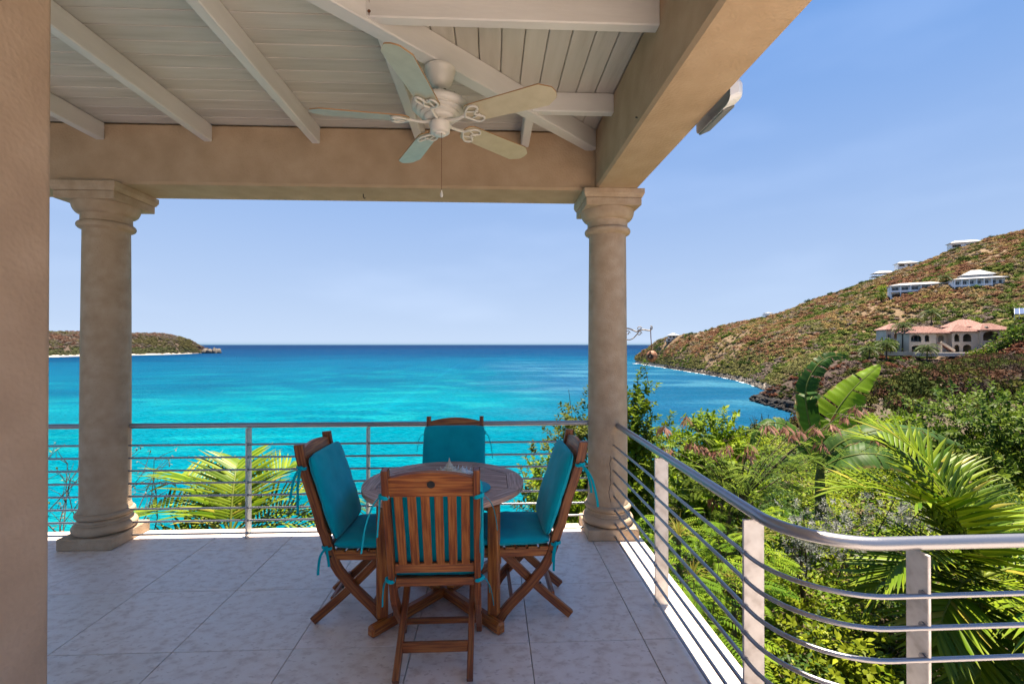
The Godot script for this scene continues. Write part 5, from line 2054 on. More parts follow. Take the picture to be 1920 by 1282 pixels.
func build_garden() -> void:
	var nz := noise_of(101, 0.15, 3)
	var rows := []
	var cols := []
	for a in 70:
		var r := []
		var c := []
		for b in 100:
			var x := -60.0 + 200.0 * pow(b / 99.0, 1.0)
			var z := 12.0 - 165.0 * pow(a / 69.0, 1.35)
			r.append(Vector3(x, ground_y(x, z), z))
			c.append(Color(0.0806, 0.0558, 0.0341).lerp(Color(0.1364, 0.1054, 0.0682), nz.get_noise_2d(x, z) * 0.5 + 0.5))
		rows.append(r)
		cols.append(c)
	var st := Buf.new()
	st.sheet(rows, Vector3.UP, cols)
	struct("ground", st, M.soil)
	# --- undergrowth on the slope: uncountable, one mass per look
	var mound := [leaf_clump(11, 46, 0.075, 0.045), leaf_clump(12, 46, 0.06, 0.04), leaf_clump(13, 40, 0.09, 0.04)]
	var spots := []
	var tints := []
	for k in 3:
		spots.append([])
		tints.append([])
	for k in 8500:
		var x := rr(1.5, 17.0)
		var z := rr(-17.0, 1.0)
		if x < 1.9 and z > -4.6 or (z > -2.0 and x < 7.4) or Vector2(x - 5.6, z + 5.2).length() < 0.7:
			continue
		var w := nz.get_noise_2d(x * 2.0, z * 2.0)
		var q := rng.randi() % 3
		var h := rr(0.0, 0.55) + 0.5 * maxf(0.0, w)
		if x > 4.2 and z > -7.2 and z < -3.0:
			h *= 0.5
		var sz := rr(0.35, 0.8)
		spots[q].append(Transform3D(Basis(Vector3.UP, rng.randf() * TAU).scaled(Vector3.ONE * sz), Vector3(x, ground_y(x, z) + h, z)))
		var c := Color(0.0904, 0.1908, 0.01004).lerp(Color(0.3314, 0.3817, 0.02209), rng.randf())
		if w < -0.15:
			c = Color(0.06026, 0.1205, 0.02009)
		if rng.randf() < 0.04:
			c = Color(0.2611, 0.2009, 0.1105)
		tints[q].append(c)
	for q in 3:
		var o := copies("undergrowth", mound[q], M.leaf, spots[q], tints[q])
		tag(o, "lime and green leafy ground cover on the garden slope below the right railing", "ground cover")
	# dry scrub over the steep slope towards the water
	var pl := []
	var tn := []
	var dry := clump(5, 240, 0.06, 0.4)
	for k in 5500:
		var x := rr(-25.0, 132.0)
		var z := rr(-140.0, -7.0)
		var y := ground_y(x, z)
		if y < SEA_Y + 1.5 or (x < 16.0 and z > -16.0):
			continue
		var sz := rr(0.8, 2.2) * (1.0 if z > -30.0 else 1.6)
		if z > -14.0 and x < 2.0:
			sz *= 0.4
		pl.append(Transform3D(Basis(Vector3.UP, rng.randf() * TAU).scaled(Vector3.ONE * sz), Vector3(x, y + sz * 0.2, z)))
		tn.append([Color(0.0744, 0.0558, 0.0434), Color(0.0558, 0.0744, 0.0186), Color(0.0868, 0.093, 0.0217), Color(0.093, 0.0496, 0.031)][rng.randi() % 4] * rr(0.8, 1.2))
	var o := copies("slope_scrub", dry, M.scrub, pl, tn)
	tag(o, "dry scrub on the steep bank between the garden and the water", "shrubs")

	# --- individual shrubs
	var mid := [Color(0.04836, 0.1048, 0.006448), Color(0.1854, 0.2418, 0.0129)]
	var lime := [Color(0.0806, 0.1693, 0.006448), Color(0.266, 0.3466, 0.01451)]
	var deep := [Color(0.022, 0.062, 0.008), Color(0.15, 0.215, 0.02)]
	var silver := [Color(0.1612, 0.1736, 0.1612), Color(0.31, 0.3224, 0.31)]
	shrub("shrub", "tall airy green shrub right behind the corner column", "shrub", Vector3(2.5, -2.7, -8.5), [[Vector3(2.45, -0.25, -8.5), Vector3(0.62, 1.0, 0.6)], [Vector3(2.75, 0.65, -8.45), Vector3(0.24, 0.50, 0.25)], [Vector3(2.2, -1.3, -8.4), Vector3(0.8, 0.9, 0.6)]], 1000, 14, 0.095, 0.058, mid, 6)
	shrub("shrub", "green and yellow shrub with bare twigs left of the corner column", "shrub", Vector3(1.3, -2.8, -8.3), [[Vector3(1.5, -0.1, -8.3), Vector3(0.5, 0.85, 0.5)], [Vector3(1.15, -1.0, -8.2), Vector3(0.75, 0.8, 0.55)]], 560, 12, 0.08, 0.05, [Color(0.0744, 0.0992, 0.0124), Color(0.1674, 0.186, 0.0248)], 7)
	shrub("shrub", "low rounded lime shrub seen through the rail between table and column", "shrub", Vector3(0.95, -2.6, -7.3), [[Vector3(0.95, -0.50, -7.2), Vector3(0.42, 0.42, 0.4)], [Vector3(1.05, -1.25, -7.2), Vector3(0.65, 0.7, 0.5)]], 330, 12, 0.075, 0.052, lime, 8)
	shrub("shrub", "bright green bushy shrub against the bay, right of the column", "shrub", Vector3(4.6, -2.9, -9.9), [[Vector3(4.65, -0.55, -9.9), Vector3(0.85, 0.72, 0.7)], [Vector3(3.8, -0.75, -9.8), Vector3(0.5, 0.5, 0.5)], [Vector3(4.7, -1.6, -9.8), Vector3(1.1, 0.9, 0.7)]], 850, 14, 0.10, 0.058, lime, 9)
	shrub("broadleaf_tree", "dense dark green round tree at the right edge below the villa", "tree", Vector3(13.4, -3.0, -12.6), [[Vector3(13.3, -0.9, -12.5), Vector3(2.1, 1.35, 1.6)], [Vector3(15.2, -0.9, -11.8), Vector3(1.7, 1.4, 1.5)], [Vector3(11.6, -1.5, -12.6), Vector3(1.1, 0.95, 0.9)], [Vector3(14.0, -2.0, -11.5), Vector3(2.4, 1.0, 1.4)]], 1500, 14, 0.14, 0.072, deep, 12)
	shrub("shrub", "fresh green shrub in front of the dark tree at its left foot", "shrub", Vector3(10.6, -3.2, -12.3), [[Vector3(10.5, -0.75, -12.3), Vector3(0.75, 0.5, 0.6)]], 90, 12, 0.12, 0.07, lime, 13)
	for q in [["silver grey shrub in the middle of the garden under the banana plant", Vector3(5.3, -2.5, -6.9), Vector3(5.25, -1.15, -6.85), Vector3(0.45, 0.5, 0.4), 14], ["silver grey shrub behind the fronds of the near palm", Vector3(6.5, -2.5, -7.2), Vector3(6.5, -1.0, -7.2), Vector3(0.6, 0.42, 0.5), 15], ["small upright silver shrub left of the other silver shrubs", Vector3(4.35, -2.4, -6.5), Vector3(4.3, -1.15, -6.45), Vector3(0.26, 0.62, 0.26), 16]]:
		shrub("silver_shrub", q[0], "shrub", q[1], [[q[2], q[3]]], 110, 14, 0.05, 0.016, silver, q[4], "silver shrubs")
	shrub("shrub", "lime ground shrub close outside the side railing, lowest in the frame", "shrub", Vector3(4.3, -2.5, -5.4), [[Vector3(4.2, -1.9, -5.4), Vector3(0.9, 0.45, 0.8)], [Vector3(3.4, -2.2, -4.8), Vector3(0.9, 0.4, 0.8)]], 330, 12, 0.085, 0.055, [Color(0.0992, 0.1488, 0.00744), Color(0.2232, 0.2604, 0.0186)], 17)
	# --- feathery shrub with hanging brown pods
	pod_tree()
	# --- fern-like shrubs by the side rail
	for q in [["feathery fern-leaved shrub at the foot of the corner column", Vector3(1.75, -2.5, -5.6), 21], ["feathery fern-leaved shrub beside the first post of the side rail", Vector3(2.2, -2.6, -5.0), 22], ["feathery fern-leaved shrub in the middle of the garden", Vector3(3.3, -2.6, -6.4), 23]]:
		fern_shrub(q[0], q[1], q[2])
	for q in [["yellow spiky rosette plant nearest the second rail post", Vector3(2.96, -1.32, -5.7)], ["yellow spiky rosette plant just right of the first rail post", Vector3(2.30, -0.75, -5.75)], ["yellow spiky rosette plant lower behind the side rail bars", Vector3(2.45, -1.25, -5.7)], ["yellow spiky rosette plant under the top of the side rail", Vector3(3.3, -0.80, -5.75)]]:
		rosette(q[0], q[1])
	# --- palms
	palm("palm", "close palm with long arching fronds at the right, beyond the bent railing", Vector3(5.58, -2.4, -5.18), 1.35, 0.085, [[100, 72, 2.0], [146, 64, 1.75], [182, 46, 1.30], [203, 18, 1.20], [222, -10, 1.25], [72, 66, 1.9], [40, 46, 1.9], [10, 24, 1.8], [258, 20, 1.4], [305, 12, 1.6], [335, 38, 1.6], [122, 78, 1.9], [166, 28, 1.30], [190, 72, 1.4]], 0.60, 0.048, 31)
	palm("palm", "low palm whose fronds rise behind the front rail beside the left column", Vector3(-3.45, -2.7, -6.5), 1.75, 0.08, [[174, 40, 1.85], [150, 58, 1.7], [110, 70, 1.35], [62, 62, 1.5], [28, 46, 1.85], [6, 24, 1.9], [194, 14, 1.75], [250, 20, 1.3], [300, 18, 1.4], [338, 12, 1.75], [216, 24, 1.4], [130, 34, 1.6], [48, 26, 1.6]], 0.56, 0.042, 33)
	banana()
	bare_shrub()
	# --- trees and palms round the houses across the valley
	var far_palm := []
	for q in [[Vector3(155.5, -7.5, -189), 7.5, "palm farthest left of the row below the outbuilding"], [Vector3(161.5, -6.5, -187.5), 8.5, "full green palm left of the beige villa's corner"], [Vector3(176.0, -4.0, -196.0), 14.0, "tall palm rising in front of the outbuilding roof"], [Vector3(199.5, 3.5, -207), 13.0, "tall yellowing palm behind the middle of the beige villa"], [Vector3(175.5, -6.5, -184.0), 7.0, "short palm before the left wing of the beige villa"], [Vector3(286.0, 33.5, -287.0), 11.0, "palm between the two white villas"]]:
		far_tree_palm(q[0], q[1], q[2])
	for q in [[Vector3(171.0, -3.5, -197.0), 8.5, "dark broadleaf tree between outbuilding and beige villa", deep], [Vector3(187.0, -5.5, -165.5), 10.0, "dark tree covering the right end of the beige villa", deep], [Vector3(189.0, -1.0, -161.5), 11.0, "dark tree at the right edge above the beige villa's terrace", deep], [Vector3(271.5, 37.0, -318.0), 6.5, "small round green tree above the left end of the long white villa", lime], [Vector3(213, 9.0, -200.0), 5.5, "green tree behind the beige villa's highest roof", mid], [Vector3(184.0, -7.5, -171.0), 8.0, "olive tree below the beige villa's right wing", mid], [Vector3(258, 30, -303), 7.5, "green tree left of the long white villa", deep], [Vector3(152, -5.5, -198.5), 4.5, "dark green tree on the spur left of the palms", deep], [Vector3(219, 13, -190), 6.5, "dark tree under the solar panels", deep]]:
		far_tree(q[0], q[1], q[2], q[3])


# a small cushion of leaves for ground cover
func leaf_clump(seed_: int, n: int, l: float, w: float) -> ArrayMesh:
	var g := RandomNumberGenerator.new()
	g.seed = seed_
	var st := Buf.new()
	for k in n:
		var d := Vector3(g.randfn(), absf(g.randfn()) * 0.8, g.randfn()).normalized()
		var p := d * 0.42 * pow(g.randf(), 0.4)
		var tone := g.randf_range(0.6, 1.25)
		st.col = Color(tone, tone, tone)
		var dir := (d + Vector3(g.randfn(), g.randfn() * 0.6, g.randfn()) * 0.7).normalized()
		st.leaf(p, dir, (Vector3.UP + d * 0.5 + Vector3(g.randfn(), 0, g.randfn()) * 0.3).normalized(), l * g.randf_range(0.8, 1.6) * 1.5, w * g.randf_range(0.8, 1.5) * 1.5, g.randf_range(0.0, 0.3))
	return st.mesh()


func shrub(called: String, label: String, cat: String, base: Vector3, blobs: Array, n: int, per: int, l: float, w: float, tones: Array, seed_: int, group := "") -> void:
	var g := RandomNumberGenerator.new()
	g.seed = seed_ * 101
	var t := thing(called, label, cat, base, 0.0, group)
	var wood := Buf.new()
	wood.col = Color(0.124, 0.093, 0.0682)
	var leaves := Buf.new()
	var nz := noise_of(seed_, 1.1, 2)
	var vol := []
	var tot := 0.0
	for b in blobs:
		tot += b[1].x * b[1].y * b[1].z
		vol.append(tot)
	for k in n:
		var pick := g.randf() * tot
		var q := 0
		while vol[q] < pick:
			q += 1
		var d := Vector3(g.randfn(), g.randfn() * 0.9 + 0.15, g.randfn()).normalized()
		var r := pow(g.randf(), 0.36)
		var c: Vector3 = blobs[q][0] - base
		var lump := 1.0 + 0.55 * nz.get_noise_3dv(d * 1.7 + c)
		var p: Vector3 = c + d * Vector3(blobs[q][1]) * r * lump
		if nz.get_noise_3dv(p * 2.4 + Vector3(7, 0, 0)) < -0.22:
			continue
		# a twig, and leaves round it
		var tw := (d + Vector3(g.randfn(), g.randfn() + 0.9, g.randfn()) * 0.5).normalized()
		var reach := l * 2.2
		if k % 6 == 0:
			wood.tube([p - tw * reach * 1.6, p, p + tw * reach * 0.9], [0.007, 0.004, 0.0015], 4, false)
		var hue := g.randf()
		for e in per:
			var f := float(e) / per
			var a := e * 2.4 + g.randf()
			var x := tw.cross(Vector3(0.31, 0.2, 0.93)).normalized()
			var y := tw.cross(x)
			var out := (x * cos(a) + y * sin(a) + tw * (0.2 + f * 0.9)).normalized()
			var s := g.randf_range(0.7, 1.25)
			var tone := clampf(hue * 0.6 + g.randf() * 0.5, 0, 1)
			leaves.col = tones[0].lerp(tones[1], tone)
			leaves.leaf(p + tw * (f - 0.4) * reach, out, (tw + Vector3.UP * 0.8 + out * 0.1).normalized(), l * s, w * s, g.randf_range(0.0, 0.35))
	# stems up to each lobe
	for b in blobs:
		for k in 5:
			var e: Vector3 = b[0] - base + Vector3(g.randfn(), g.randfn(), g.randfn()) * Vector3(b[1]) * 0.5
			var m := e * 0.5 + Vector3(g.randfn(), 0, g.randfn()) * 0.12
			wood.tube([Vector3(g.randfn(), 0, g.randfn()) * 0.06, m, e], [0.020, 0.012, 0.004], 5, false)
	obj("stems", wood, M.bark, t)
	obj("crown", leaves, M.leaf, t)


# a feather leaf: stalk with paired leaflets
func feather(st: Buf, p: Vector3, d: Vector3, up: Vector3, l: float, pairs: int, ll: float, lw: float, droop: float) -> void:
	var side := d.cross(up).normalized()
	var q := p
	var dir := d
	for k in pairs:
		dir = (dir + Vector3.DOWN * droop / pairs).normalized()
		q += dir * l / pairs
		var f := float(k) / pairs
		var s := ll * (0.5 + 0.9 * sin(PI * (0.15 + 0.8 * f)))
		for e in [-1.0, 1.0]:
			st.leaf(q, (side * e + dir * 0.45 + Vector3.UP * 0.05).normalized(), up, s, lw, 0.15)


func fern_shrub(label: String, base: Vector3, seed_: int) -> void:
	var g := RandomNumberGenerator.new()
	g.seed = seed_
	var t := thing("feathery_shrub", label, "shrub", base, 0.0, "feather-leaved shrubs")
	var st := Buf.new()
	var wood := Buf.new()
	wood.col = Color(0.186, 0.1472, 0.093)
	for k in 34:
		var a := g.randf() * TAU
		var h := g.randf_range(0.5, 1.9)
		var r := g.randf_range(0.1, 0.55)
		var p := Vector3(cos(a) * r, h, sin(a) * r)
		wood.tube([Vector3(cos(a) * 0.05, 0, sin(a) * 0.05), p * Vector3(0.6, 0.6, 0.6), p], [0.012, 0.008, 0.003], 4, false)
		for q in 5:
			var b := a + g.randf_range(-1.6, 1.6)
			var d := Vector3(cos(b), g.randf_range(-0.1, 0.5), sin(b)).normalized()
			var tone := g.randf()
			st.col = Color(0.05425, 0.1317, 0.0062).lerp(Color(0.2015, 0.2945, 0.01705), tone)
			feather(st, p - Vector3(0, q * 0.06, 0), d, Vector3.UP, g.randf_range(0.28, 0.42), 12, 0.075, 0.022, 0.6)
	obj("stems", wood, M.bark, t)
	obj("crown", st, M.leaf, t)


func rosette(label: String, at: Vector3) -> void:
	var gy := ground_y(at.x, at.z)
	var t := thing("spiky_plant", label, "plant", Vector3(at.x, gy, at.z), 0.0, "yellow spiky rosette plants")
	var st := Buf.new()
	st.col = Color(0.155, 0.124, 0.0806)
	st.tube([Vector3.ZERO, Vector3(0.02, (at.y - gy) * 0.5, 0), Vector3(0, at.y - gy, 0)], [0.03, 0.025, 0.03], 6)
	obj("stem", st, M.bark, t)
	st = Buf.new()
	for k in 34:
		var a := k * 2.4
		var e := 0.2 + 1.1 * (k / 34.0)
		var d := Vector3(cos(a) * cos(e), sin(e), sin(a) * cos(e))
		st.col = Color(0.2604, 0.2232, 0.0434).lerp(Color(0.1612, 0.1798, 0.031), rng.randf())
		st.leaf(Vector3(0, at.y - gy, 0), d, (Vector3.UP - d * d.y).normalized(), rr(0.22, 0.34), 0.020, rr(0.05, 0.3))
	obj("leaves", st, M.leaf, t)


func pod_tree() -> void:
	var base := Vector3(4.0, -2.7, -8.0)
	var t := thing("pod_shrub", "spreading feathery shrub hung with clusters of brown seed pods", "shrub", base)
	var g := RandomNumberGenerator.new()
	g.seed = 77
	var wood := Buf.new()
	wood.col = Color(0.1798, 0.1393, 0.09889)
	var lv := Buf.new()
	var pods := [Vector3(2.91, 0.22, -7.89), Vector3(2.95, -0.15, -7.89), Vector3(3.55, -0.13, -7.86), Vector3(3.75, -0.2, -7.84), Vector3(3.95, -0.10, -7.84), Vector3(3.25, 0.40, -7.8), Vector3(4.35, -0.1, -7.82), Vector3(4.95, 0.22, -7.79), Vector3(5.2, 0.16, -7.79), Vector3(5.45, 0.22, -7.78), Vector3(5.74, 0.26, -7.76), Vector3(5.95, 0.40, -7.76), Vector3(6.15, 0.55, -7.74), Vector3(4.3, -0.25, -7.83), Vector3(3.72, -1.0, -7.86), Vector3(5.56, -0.05, -7.77), Vector3(4.65, 0.25, -7.8), Vector3(3.35, -0.05, -7.87), Vector3(6.5, 0.05, -7.7), Vector3(5.0, 0.1, -7.7)]
	var hub := Vector3(0.2, 1.6, 0.1)
	for k in 5:
		var a := TAU * k / 5
		wood.tube([Vector3(cos(a) * 0.05, 0, sin(a) * 0.05), Vector3(cos(a) * 0.12, 0.8, sin(a) * 0.12), hub + Vector3(cos(a), 0.1, sin(a)) * 0.25], [0.04, 0.03, 0.02], 6, false)
	for p in pods:
		var e: Vector3 = p - base
		var m := hub.lerp(e, 0.5) + Vector3(0, 0.16, 0)
		wood.tube([hub, m, e + Vector3(0, 0.04, 0)], [0.012, 0.008, 0.004], 5, false)
		# a bunch of flat pods
		var bunch := Buf.new()
		for k in 15:
			var a := g.randf() * TAU
			var d := Vector3(cos(a) * 0.75, -0.55 - g.randf() * 1.1, sin(a) * 0.75).normalized()
			var o := e + Vector3(g.randfn(), g.randfn() * 0.5, g.randfn()) * 0.035
			bunch.col = Color(0.24, 0.10, 0.07).lerp(Color(0.46, 0.27, 0.20), g.randf())
			bunch.leaf(o, d, Vector3(cos(a + 1.0), 0.6, sin(a + 1.0)).normalized(), g.randf_range(0.15, 0.23), 0.038, 0.06)
		obj("pod_cluster", bunch, M.scrub, t)
	for k in 280:
		var p: Vector3 = pods[g.randi() % pods.size()] - base
		p = hub.lerp(p, g.randf_range(0.3, 1.05)) + Vector3(g.randfn() * 0.2, g.randfn() * 0.16 - 0.22, g.randfn() * 0.25)
		for q in 2:
			var b := g.randf() * TAU
			lv.col = Color(0.08091, 0.1438, 0.01438).lerp(Color(0.1978, 0.2607, 0.03146), g.randf())
			feather(lv, p, Vector3(cos(b), g.randf_range(-0.2, 0.4), sin(b)).normalized(), Vector3.UP, g.randf_range(0.18, 0.30), 10, 0.05, 0.016, 0.6)
	obj("stems", wood, M.bark, t)
	obj("crown", lv, M.leaf, t)


# fronds are [compass in degrees, elevation in degrees, length]
func palm(called: String, label: String, base: Vector3, h: float, r: float, fronds: Array, ll: float, lw: float, seed_: int) -> void:
	var g := RandomNumberGenerator.new()
	g.seed = seed_
	var t := thing(called, label, "palm", base)
	var st := Buf.new()
	st.col = Color(0.2139, 0.1782, 0.1355)
	var pts := []
	var rad := []
	for k in 15:
		var f := k / 14.0
		pts.append(Vector3(0.03 * sin(f * 4.0), h * 0.72 * f, 0.02 * f))
		rad.append(r * (1.25 - 0.35 * f) * (1.0 + 0.06 * (k % 2)))
	st.tube(pts, rad, 14)
	obj("trunk", st, M.bark, t)
	var top: Vector3 = pts[14] + Vector3(0, h * 0.28, 0)
	st = Buf.new()
	st.col = Color(0.2139, 0.2424, 0.04991)
	st.tube([pts[14] - Vector3(0, 0.02, 0), pts[14] + Vector3(0, h * 0.10, 0), top], [r * 1.15, r * 0.95, r * 0.55], 14)
	obj("crownshaft", st, M.leaf, t)
	for q in fronds:
		var a := deg_to_rad(q[0])
		var e := deg_to_rad(q[1])
		var d := Vector3(cos(a) * cos(e), sin(e), -sin(a) * cos(e))
		var fr := Buf.new()
		var rach := [top - Vector3(0, 0.1, 0)]
		var p := top
		var dir := d
		var n := 34
		var dirs := [d]
		var l: float = q[2]
		for k in n:
			var f := float(k) / n
			dir = (dir + Vector3.DOWN * (0.030 + 0.055 * f)).normalized()
			p += dir * l / n
			rach.append(p)
			dirs.append(dir)
		var rr_ := []
		for k in rach.size():
			rr_.append(0.020 * (1.0 - 0.85 * k / rach.size()))
		fr.col = Color(0.17, 0.21, 0.035)
		fr.tube(rach, rr_, 6, false)
		var flat := Vector3(sin(a), 0, cos(a))
		for k in range(5, rach.size()):
			var f := float(k) / rach.size()
			var dd: Vector3 = dirs[mini(k, dirs.size() - 1)]
			var side := (flat - dd * flat.dot(dd)).normalized()
			var up := side.cross(dd).normalized()
			if up.y < 0:
				up = -up
			for s in [-1.0, 1.0]:
				var len_ := ll * (0.45 + 0.75 * sin(PI * (0.12 + 0.80 * f))) * g.randf_range(0.88, 1.08)
				var sweep := lerpf(0.35, 1.5, f * f)
				var ld: Vector3 = (side * s + dd * sweep + up * g.randf_range(0.18, 0.5)).normalized()
				var tone := g.randf()
				var c := Color(0.05347, 0.1212, 0.005704).lerp(Color(0.2139, 0.2852, 0.01426), tone)
				if g.randf() < 0.07:
					c = Color(0.2995, 0.2709, 0.03565)
				leaflet(fr, rach[k], ld, up, len_, lw * g.randf_range(0.8, 1.1), g.randf_range(0.15, 0.45), c)
		obj("frond", fr, M.palm, t)


func leaflet(st: Buf, p: Vector3, d: Vector3, up: Vector3, l: float, w: float, droop: float, c: Color) -> void:
	var sd := d.cross(up).normalized()
	var u := sd.cross(d).normalized()
	var s := st.v.size()
	var q := p
	var dir := d
	for k in 5:
		var f := k / 4.0
		var ww: float = w * [0.55, 1.0, 0.95, 0.65, 0.06][k] * 0.5
		st.col = c.lerp(Color(0.2232, 0.2046, 0.0372), maxf(0.0, f - 0.75) * 1.6)
		st.pt(q + sd * ww, (u + sd * 0.3).normalized())
		st.pt(q - u * ww * 0.45, u)
		st.pt(q - sd * ww, (u - sd * 0.3).normalized())
		dir = (dir + Vector3.DOWN * droop * 0.25 * (0.4 + f)).normalized()
		q += dir * l * 0.25
	for k in 4:
		for e in 2:
			var a := s + k * 3 + e
			st.i.append_array([a, a + 1, a + 4, a, a + 4, a + 3])


# one banana leaf along a midrib; torn into strips
func banana_leaf(t: Node, rib: Array, w: float, lean: Vector3, tears: int, tone: Color, seed_: int) -> void:
	var g := RandomNumberGenerator.new()
	g.seed = seed_
	var n := 64
	var line := []
	for k in n + 1:
		var f := float(k) / n * (rib.size() - 1)
		var i_ := mini(int(f), rib.size() - 2)
		line.append(cr(rib[maxi(i_ - 1, 0)], rib[i_], rib[i_ + 1], rib[mini(i_ + 2, rib.size() - 1)], f - i_))
	var st := Buf.new()
	var tear_at := {}
	for k in tears:
		tear_at[int(n * (0.2 + 0.75 * g.randf())) * 2 + (k % 2)] = true
	for s in [-1.0, 1.0]:
		var rows := []
		var cols := []
		var flop := 0.0
		for k in n + 1:
			var f := float(k) / n
			var key := k * 2 + (0 if s < 0 else 1)
			if tear_at.has(key) and rows.size() > 1:
				st.sheet(rows, lean, cols)
				rows = []
				cols = []
				flop = g.randf_range(-0.35, 0.15)
			var d: Vector3 = (line[mini(k + 1, n)] - line[maxi(k - 1, 0)]).normalized()
			var x: Vector3 = d.cross(lean).normalized() * s
			var u: Vector3 = lean - d * lean.dot(d)
			u = u.normalized()
			var ww: float = w * 0.5 * pow(maxf(0.0, sin(PI * (0.05 + 0.95 * pow(f, 0.72)))), 0.75)
			if f < 0.10:
				ww *= f / 0.10
			var r := []
			var cc := []
			for b in 6:
				var v := b / 5.0
				var ripple: float = (0.010 * sin(k * 2.1 + v * 0.6) + 0.012 * sin(k * 0.55 + s)) * v
				r.append(line[k] + x * ww * v + d * ww * v * 0.25 + u * (0.16 * ww * v - (0.28 - flop) * ww * v * v + ripple))
				var edge := v > 0.9 and g.randf() < 0.45
				cc.append(Color(0.22, 0.15, 0.06) if edge else tone * (0.88 + 0.20 * float(k % 2) + 0.10 * sin(k * 0.4 + s * 2.0)))
			rows.append(r)
			cols.append(cc)
		if rows.size() > 1:
			st.sheet(rows, lean, cols)
	var o := obj("leaf", st, M.leaf, t)
	var mr := Buf.new()
	mr.col = Color(0.186, 0.2232, 0.062)
	var rad := []
	for k in line.size():
		rad.append(0.024 * (1.0 - 0.85 * k / line.size()))
	mr.tube(line, rad, 6)
	obj("midrib", mr, M.leaf, o)


func banana() -> void:
	var base := Vector3(6.55, -3.0, -9.2)
	var t := thing("banana_plant", "banana plant with broad torn leaves standing in the middle of the garden", "banana plant", base)
	var st := Buf.new()
	st.col = Color(0.1488, 0.1612, 0.0558)
	st.tube([Vector3.ZERO, Vector3(0.02, 1.0, 0.0), Vector3(0.0, 1.9, 0), Vector3(0.02, 2.35, 0)], [0.13, 0.11, 0.085, 0.05], 14)
	obj("trunk", st, M.bark, t)
	var L := func(a: Array) -> Array:
		var o := []
		for p in a:
			o.append(p - base)
		return o
	banana_leaf(t, L.call([Vector3(6.56, -0.72, -9.22), Vector3(6.64, -0.30, -9.22), Vector3(6.86, 0.22, -9.2), Vector3(7.25, 0.74, -9.18), Vector3(7.76, 1.20, -9.15)]), 0.80, Vector3(-0.55, 0.45, 0.75).normalized(), 6, Color(0.15, 0.25, 0.010), 3)
	banana_leaf(t, L.call([Vector3(6.5, -0.72, -9.2), Vector3(6.30, -0.1, -9.1), Vector3(6.16, 0.65, -9.05), Vector3(6.32, 1.14, -9.0), Vector3(6.60, 1.36, -8.98), Vector3(6.95, 1.36, -8.95)]), 0.40, Vector3(-0.8, 0.2, 0.5).normalized(), 12, Color(0.0279, 0.0744, 0.0124), 4)
	banana_leaf(t, L.call([Vector3(6.5, -0.75, -9.1), Vector3(6.75, -0.30, -8.9), Vector3(7.35, -0.02, -8.7), Vector3(8.2, -0.03, -8.65), Vector3(8.95, -0.33, -8.6)]), 0.55, Vector3(0.0, 0.85, 0.5).normalized(), 9, Color(0.062, 0.124, 0.031), 5)
	banana_leaf(t, L.call([Vector3(6.45, -0.8, -9.0), Vector3(6.62, -0.5, -8.6), Vector3(7.0, -0.40, -8.4), Vector3(7.45, -0.55, -8.3), Vector3(7.85, -1.0, -8.3)]), 0.60, Vector3(-0.1, 0.8, 0.6).normalized(), 8, Color(0.0558, 0.1178, 0.0248), 6)
	banana_leaf(t, L.call([Vector3(6.45, -0.75, -9.25), Vector3(6.1, -0.15, -9.35), Vector3(5.75, 0.02, -9.4), Vector3(5.45, -0.1, -9.4), Vector3(5.25, -0.45, -9.4)]), 0.36, Vector3(-0.2, 0.8, 0.55).normalized(), 10, Color(0.0558, 0.1178, 0.0186), 7)
	banana_leaf(t, L.call([Vector3(6.55, -0.8, -9.3), Vector3(6.6, 0.1, -9.6), Vector3(6.9, 0.5, -9.9), Vector3(7.5, 0.35, -10.3)]), 0.5, Vector3(0.1, 0.6, 0.8).normalized(), 6, Color(0.0496, 0.1054, 0.0186), 8)


func bare_shrub() -> void:
	var base := Vector3(-6.4, -3.0, -7.4)
	var t := thing("bare_shrub", "leafless twiggy shrub with a few pinkish leaves left of the left column", "shrub", base)
	var g := RandomNumberGenerator.new()
	g.seed = 55
	var wood := Buf.new()
	var lv := Buf.new()
	for k in 26:
		var p := Vector3(g.randfn() * 0.25, 0.2, g.randfn() * 0.2)
		var d := Vector3(g.randfn() * 0.32, 1.0, g.randfn() * 0.3).normalized()
		var pts := [p]
		for e in 9:
			d = (d + Vector3(g.randfn(), g.randfn() * 0.5 + 0.08, g.randfn()) * 0.16).normalized()
			p += d * g.randf_range(0.24, 0.34)
			pts.append(p)
			if e > 2:
				for q in 2:
					var tw := (d + Vector3(g.randfn(), g.randfn() * 0.7, g.randfn()) * 0.8).normalized()
					wood.col = Color(0.186, 0.1426, 0.124).lerp(Color(0.062, 0.0434, 0.0372), g.randf())
					var m := p + tw * 0.18
					var f := m + (tw + Vector3(g.randfn(), 0.4, g.randfn()) * 0.5).normalized() * 0.16
					wood.tube([p, m, f], [0.006, 0.004, 0.002], 4, false)
					if g.randf() < 0.55:
						for z in 3:
							lv.col = [Color(0.31, 0.1736, 0.1364), Color(0.279, 0.248, 0.155), Color(0.155, 0.1984, 0.0372)][g.randi() % 3]
							lv.leaf(f, Vector3(g.randfn(), g.randfn(), g.randfn()).normalized(), Vector3.UP, 0.05, 0.025, 0.2)
		wood.col = Color(0.1612, 0.124, 0.1054).lerp(Color(0.279, 0.248, 0.2294), g.randf())
		var rad := []
		for e in pts.size():
			rad.append(0.016 * (1.0 - 0.8 * e / pts.size()))
		wood.tube(pts, rad, 5, false)
	obj("branches", wood, M.bark, t)
	obj("leaves", lv, M.leaf, t)


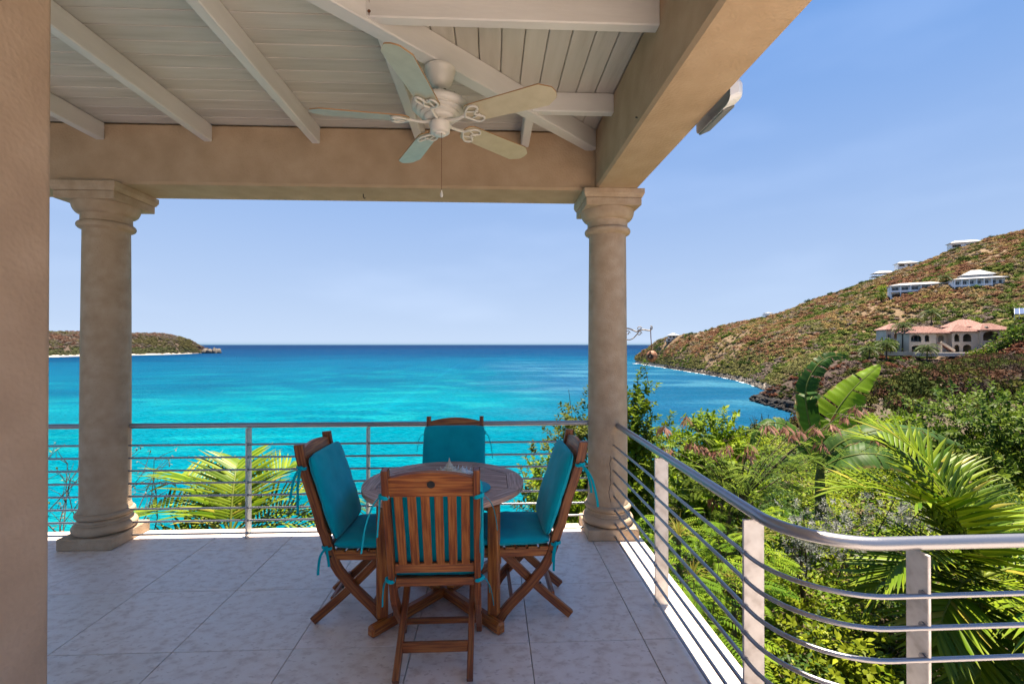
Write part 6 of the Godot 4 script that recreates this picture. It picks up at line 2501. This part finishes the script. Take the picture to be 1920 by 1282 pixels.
func far_tree_palm(where: Vector3, h: float, label: String) -> void:
	var t := thing("palm", label, "palm", where, 0.0, "palms around the houses")
	var st := Buf.new()
	st.col = Color(0.1054, 0.0806, 0.062)
	st.tube([Vector3.ZERO, Vector3(0.3, h * 0.5, 0), Vector3(0.2, h, 0)], [0.35, 0.26, 0.2], 7)
	obj("trunk", st, M.bark, t)
	for k in 20:
		var fr := Buf.new()
		var a := k * 2.4
		var e := 1.0 - 1.4 * (k / 20.0)
		var d := Vector3(cos(a) * cos(e), sin(e), sin(a) * cos(e))
		var p := Vector3(0.2, h, 0)
		var dir := d
		for q in 12:
			dir = (dir + Vector3.DOWN * 0.13).normalized()
			p += dir * 0.38
			var side := dir.cross(Vector3.UP).normalized()
			fr.col = Color(0.0186, 0.0434, 0.00744).lerp(Color(0.062, 0.0868, 0.01364), rng.randf())
			if k > 17:
				fr.col = Color(0.1364, 0.1054, 0.0372)
			for s in [-1.0, 1.0]:
				fr.leaf(p, (side * s + dir * 0.5 + Vector3.DOWN * 0.35).normalized(), Vector3.UP, 1.5 - 0.06 * q, 0.30, 0.3)
		obj("frond", fr, M.leaf, t)


func far_tree(where: Vector3, w: float, label: String, tones: Array) -> void:
	var t := thing("hill_tree", label, "tree", where, 0.0, "trees around the houses")
	var st := Buf.new()
	st.col = Color(0.0868, 0.062, 0.0496)
	st.tube([Vector3.ZERO, Vector3(0.1, w * 0.3, 0), Vector3(0, w * 0.6, 0.1)], [w * 0.05, w * 0.04, w * 0.015], 6)
	for k in 5:
		var a := k * 1.3
		st.tube([Vector3(0.05, w * 0.25, 0), Vector3(cos(a) * w * 0.3, w * 0.55, sin(a) * w * 0.3)], [w * 0.025, w * 0.008], 5)
	obj("trunk", st, M.bark, t)
	st = Buf.new()
	var nz := noise_of(int(where.x * 7.0), 0.5, 2)
	for k in 520:
		var d := rdir()
		var r := pow(rng.randf(), 0.35) * (0.85 + 0.5 * nz.get_noise_3dv(d * 2.0))
		var p := Vector3(0, w * 0.55, 0) + d * Vector3(w * 0.55, w * 0.42, w * 0.55) * r
		st.col = tones[0].lerp(tones[1], rng.randf())
		st.leaf(p, (d + rdir() * 0.8).normalized(), (Vector3.UP + d).normalized(), w * 0.10 * rr(0.7, 1.3), w * 0.075, 0.2)
	obj("crown", st, M.leaf, t)
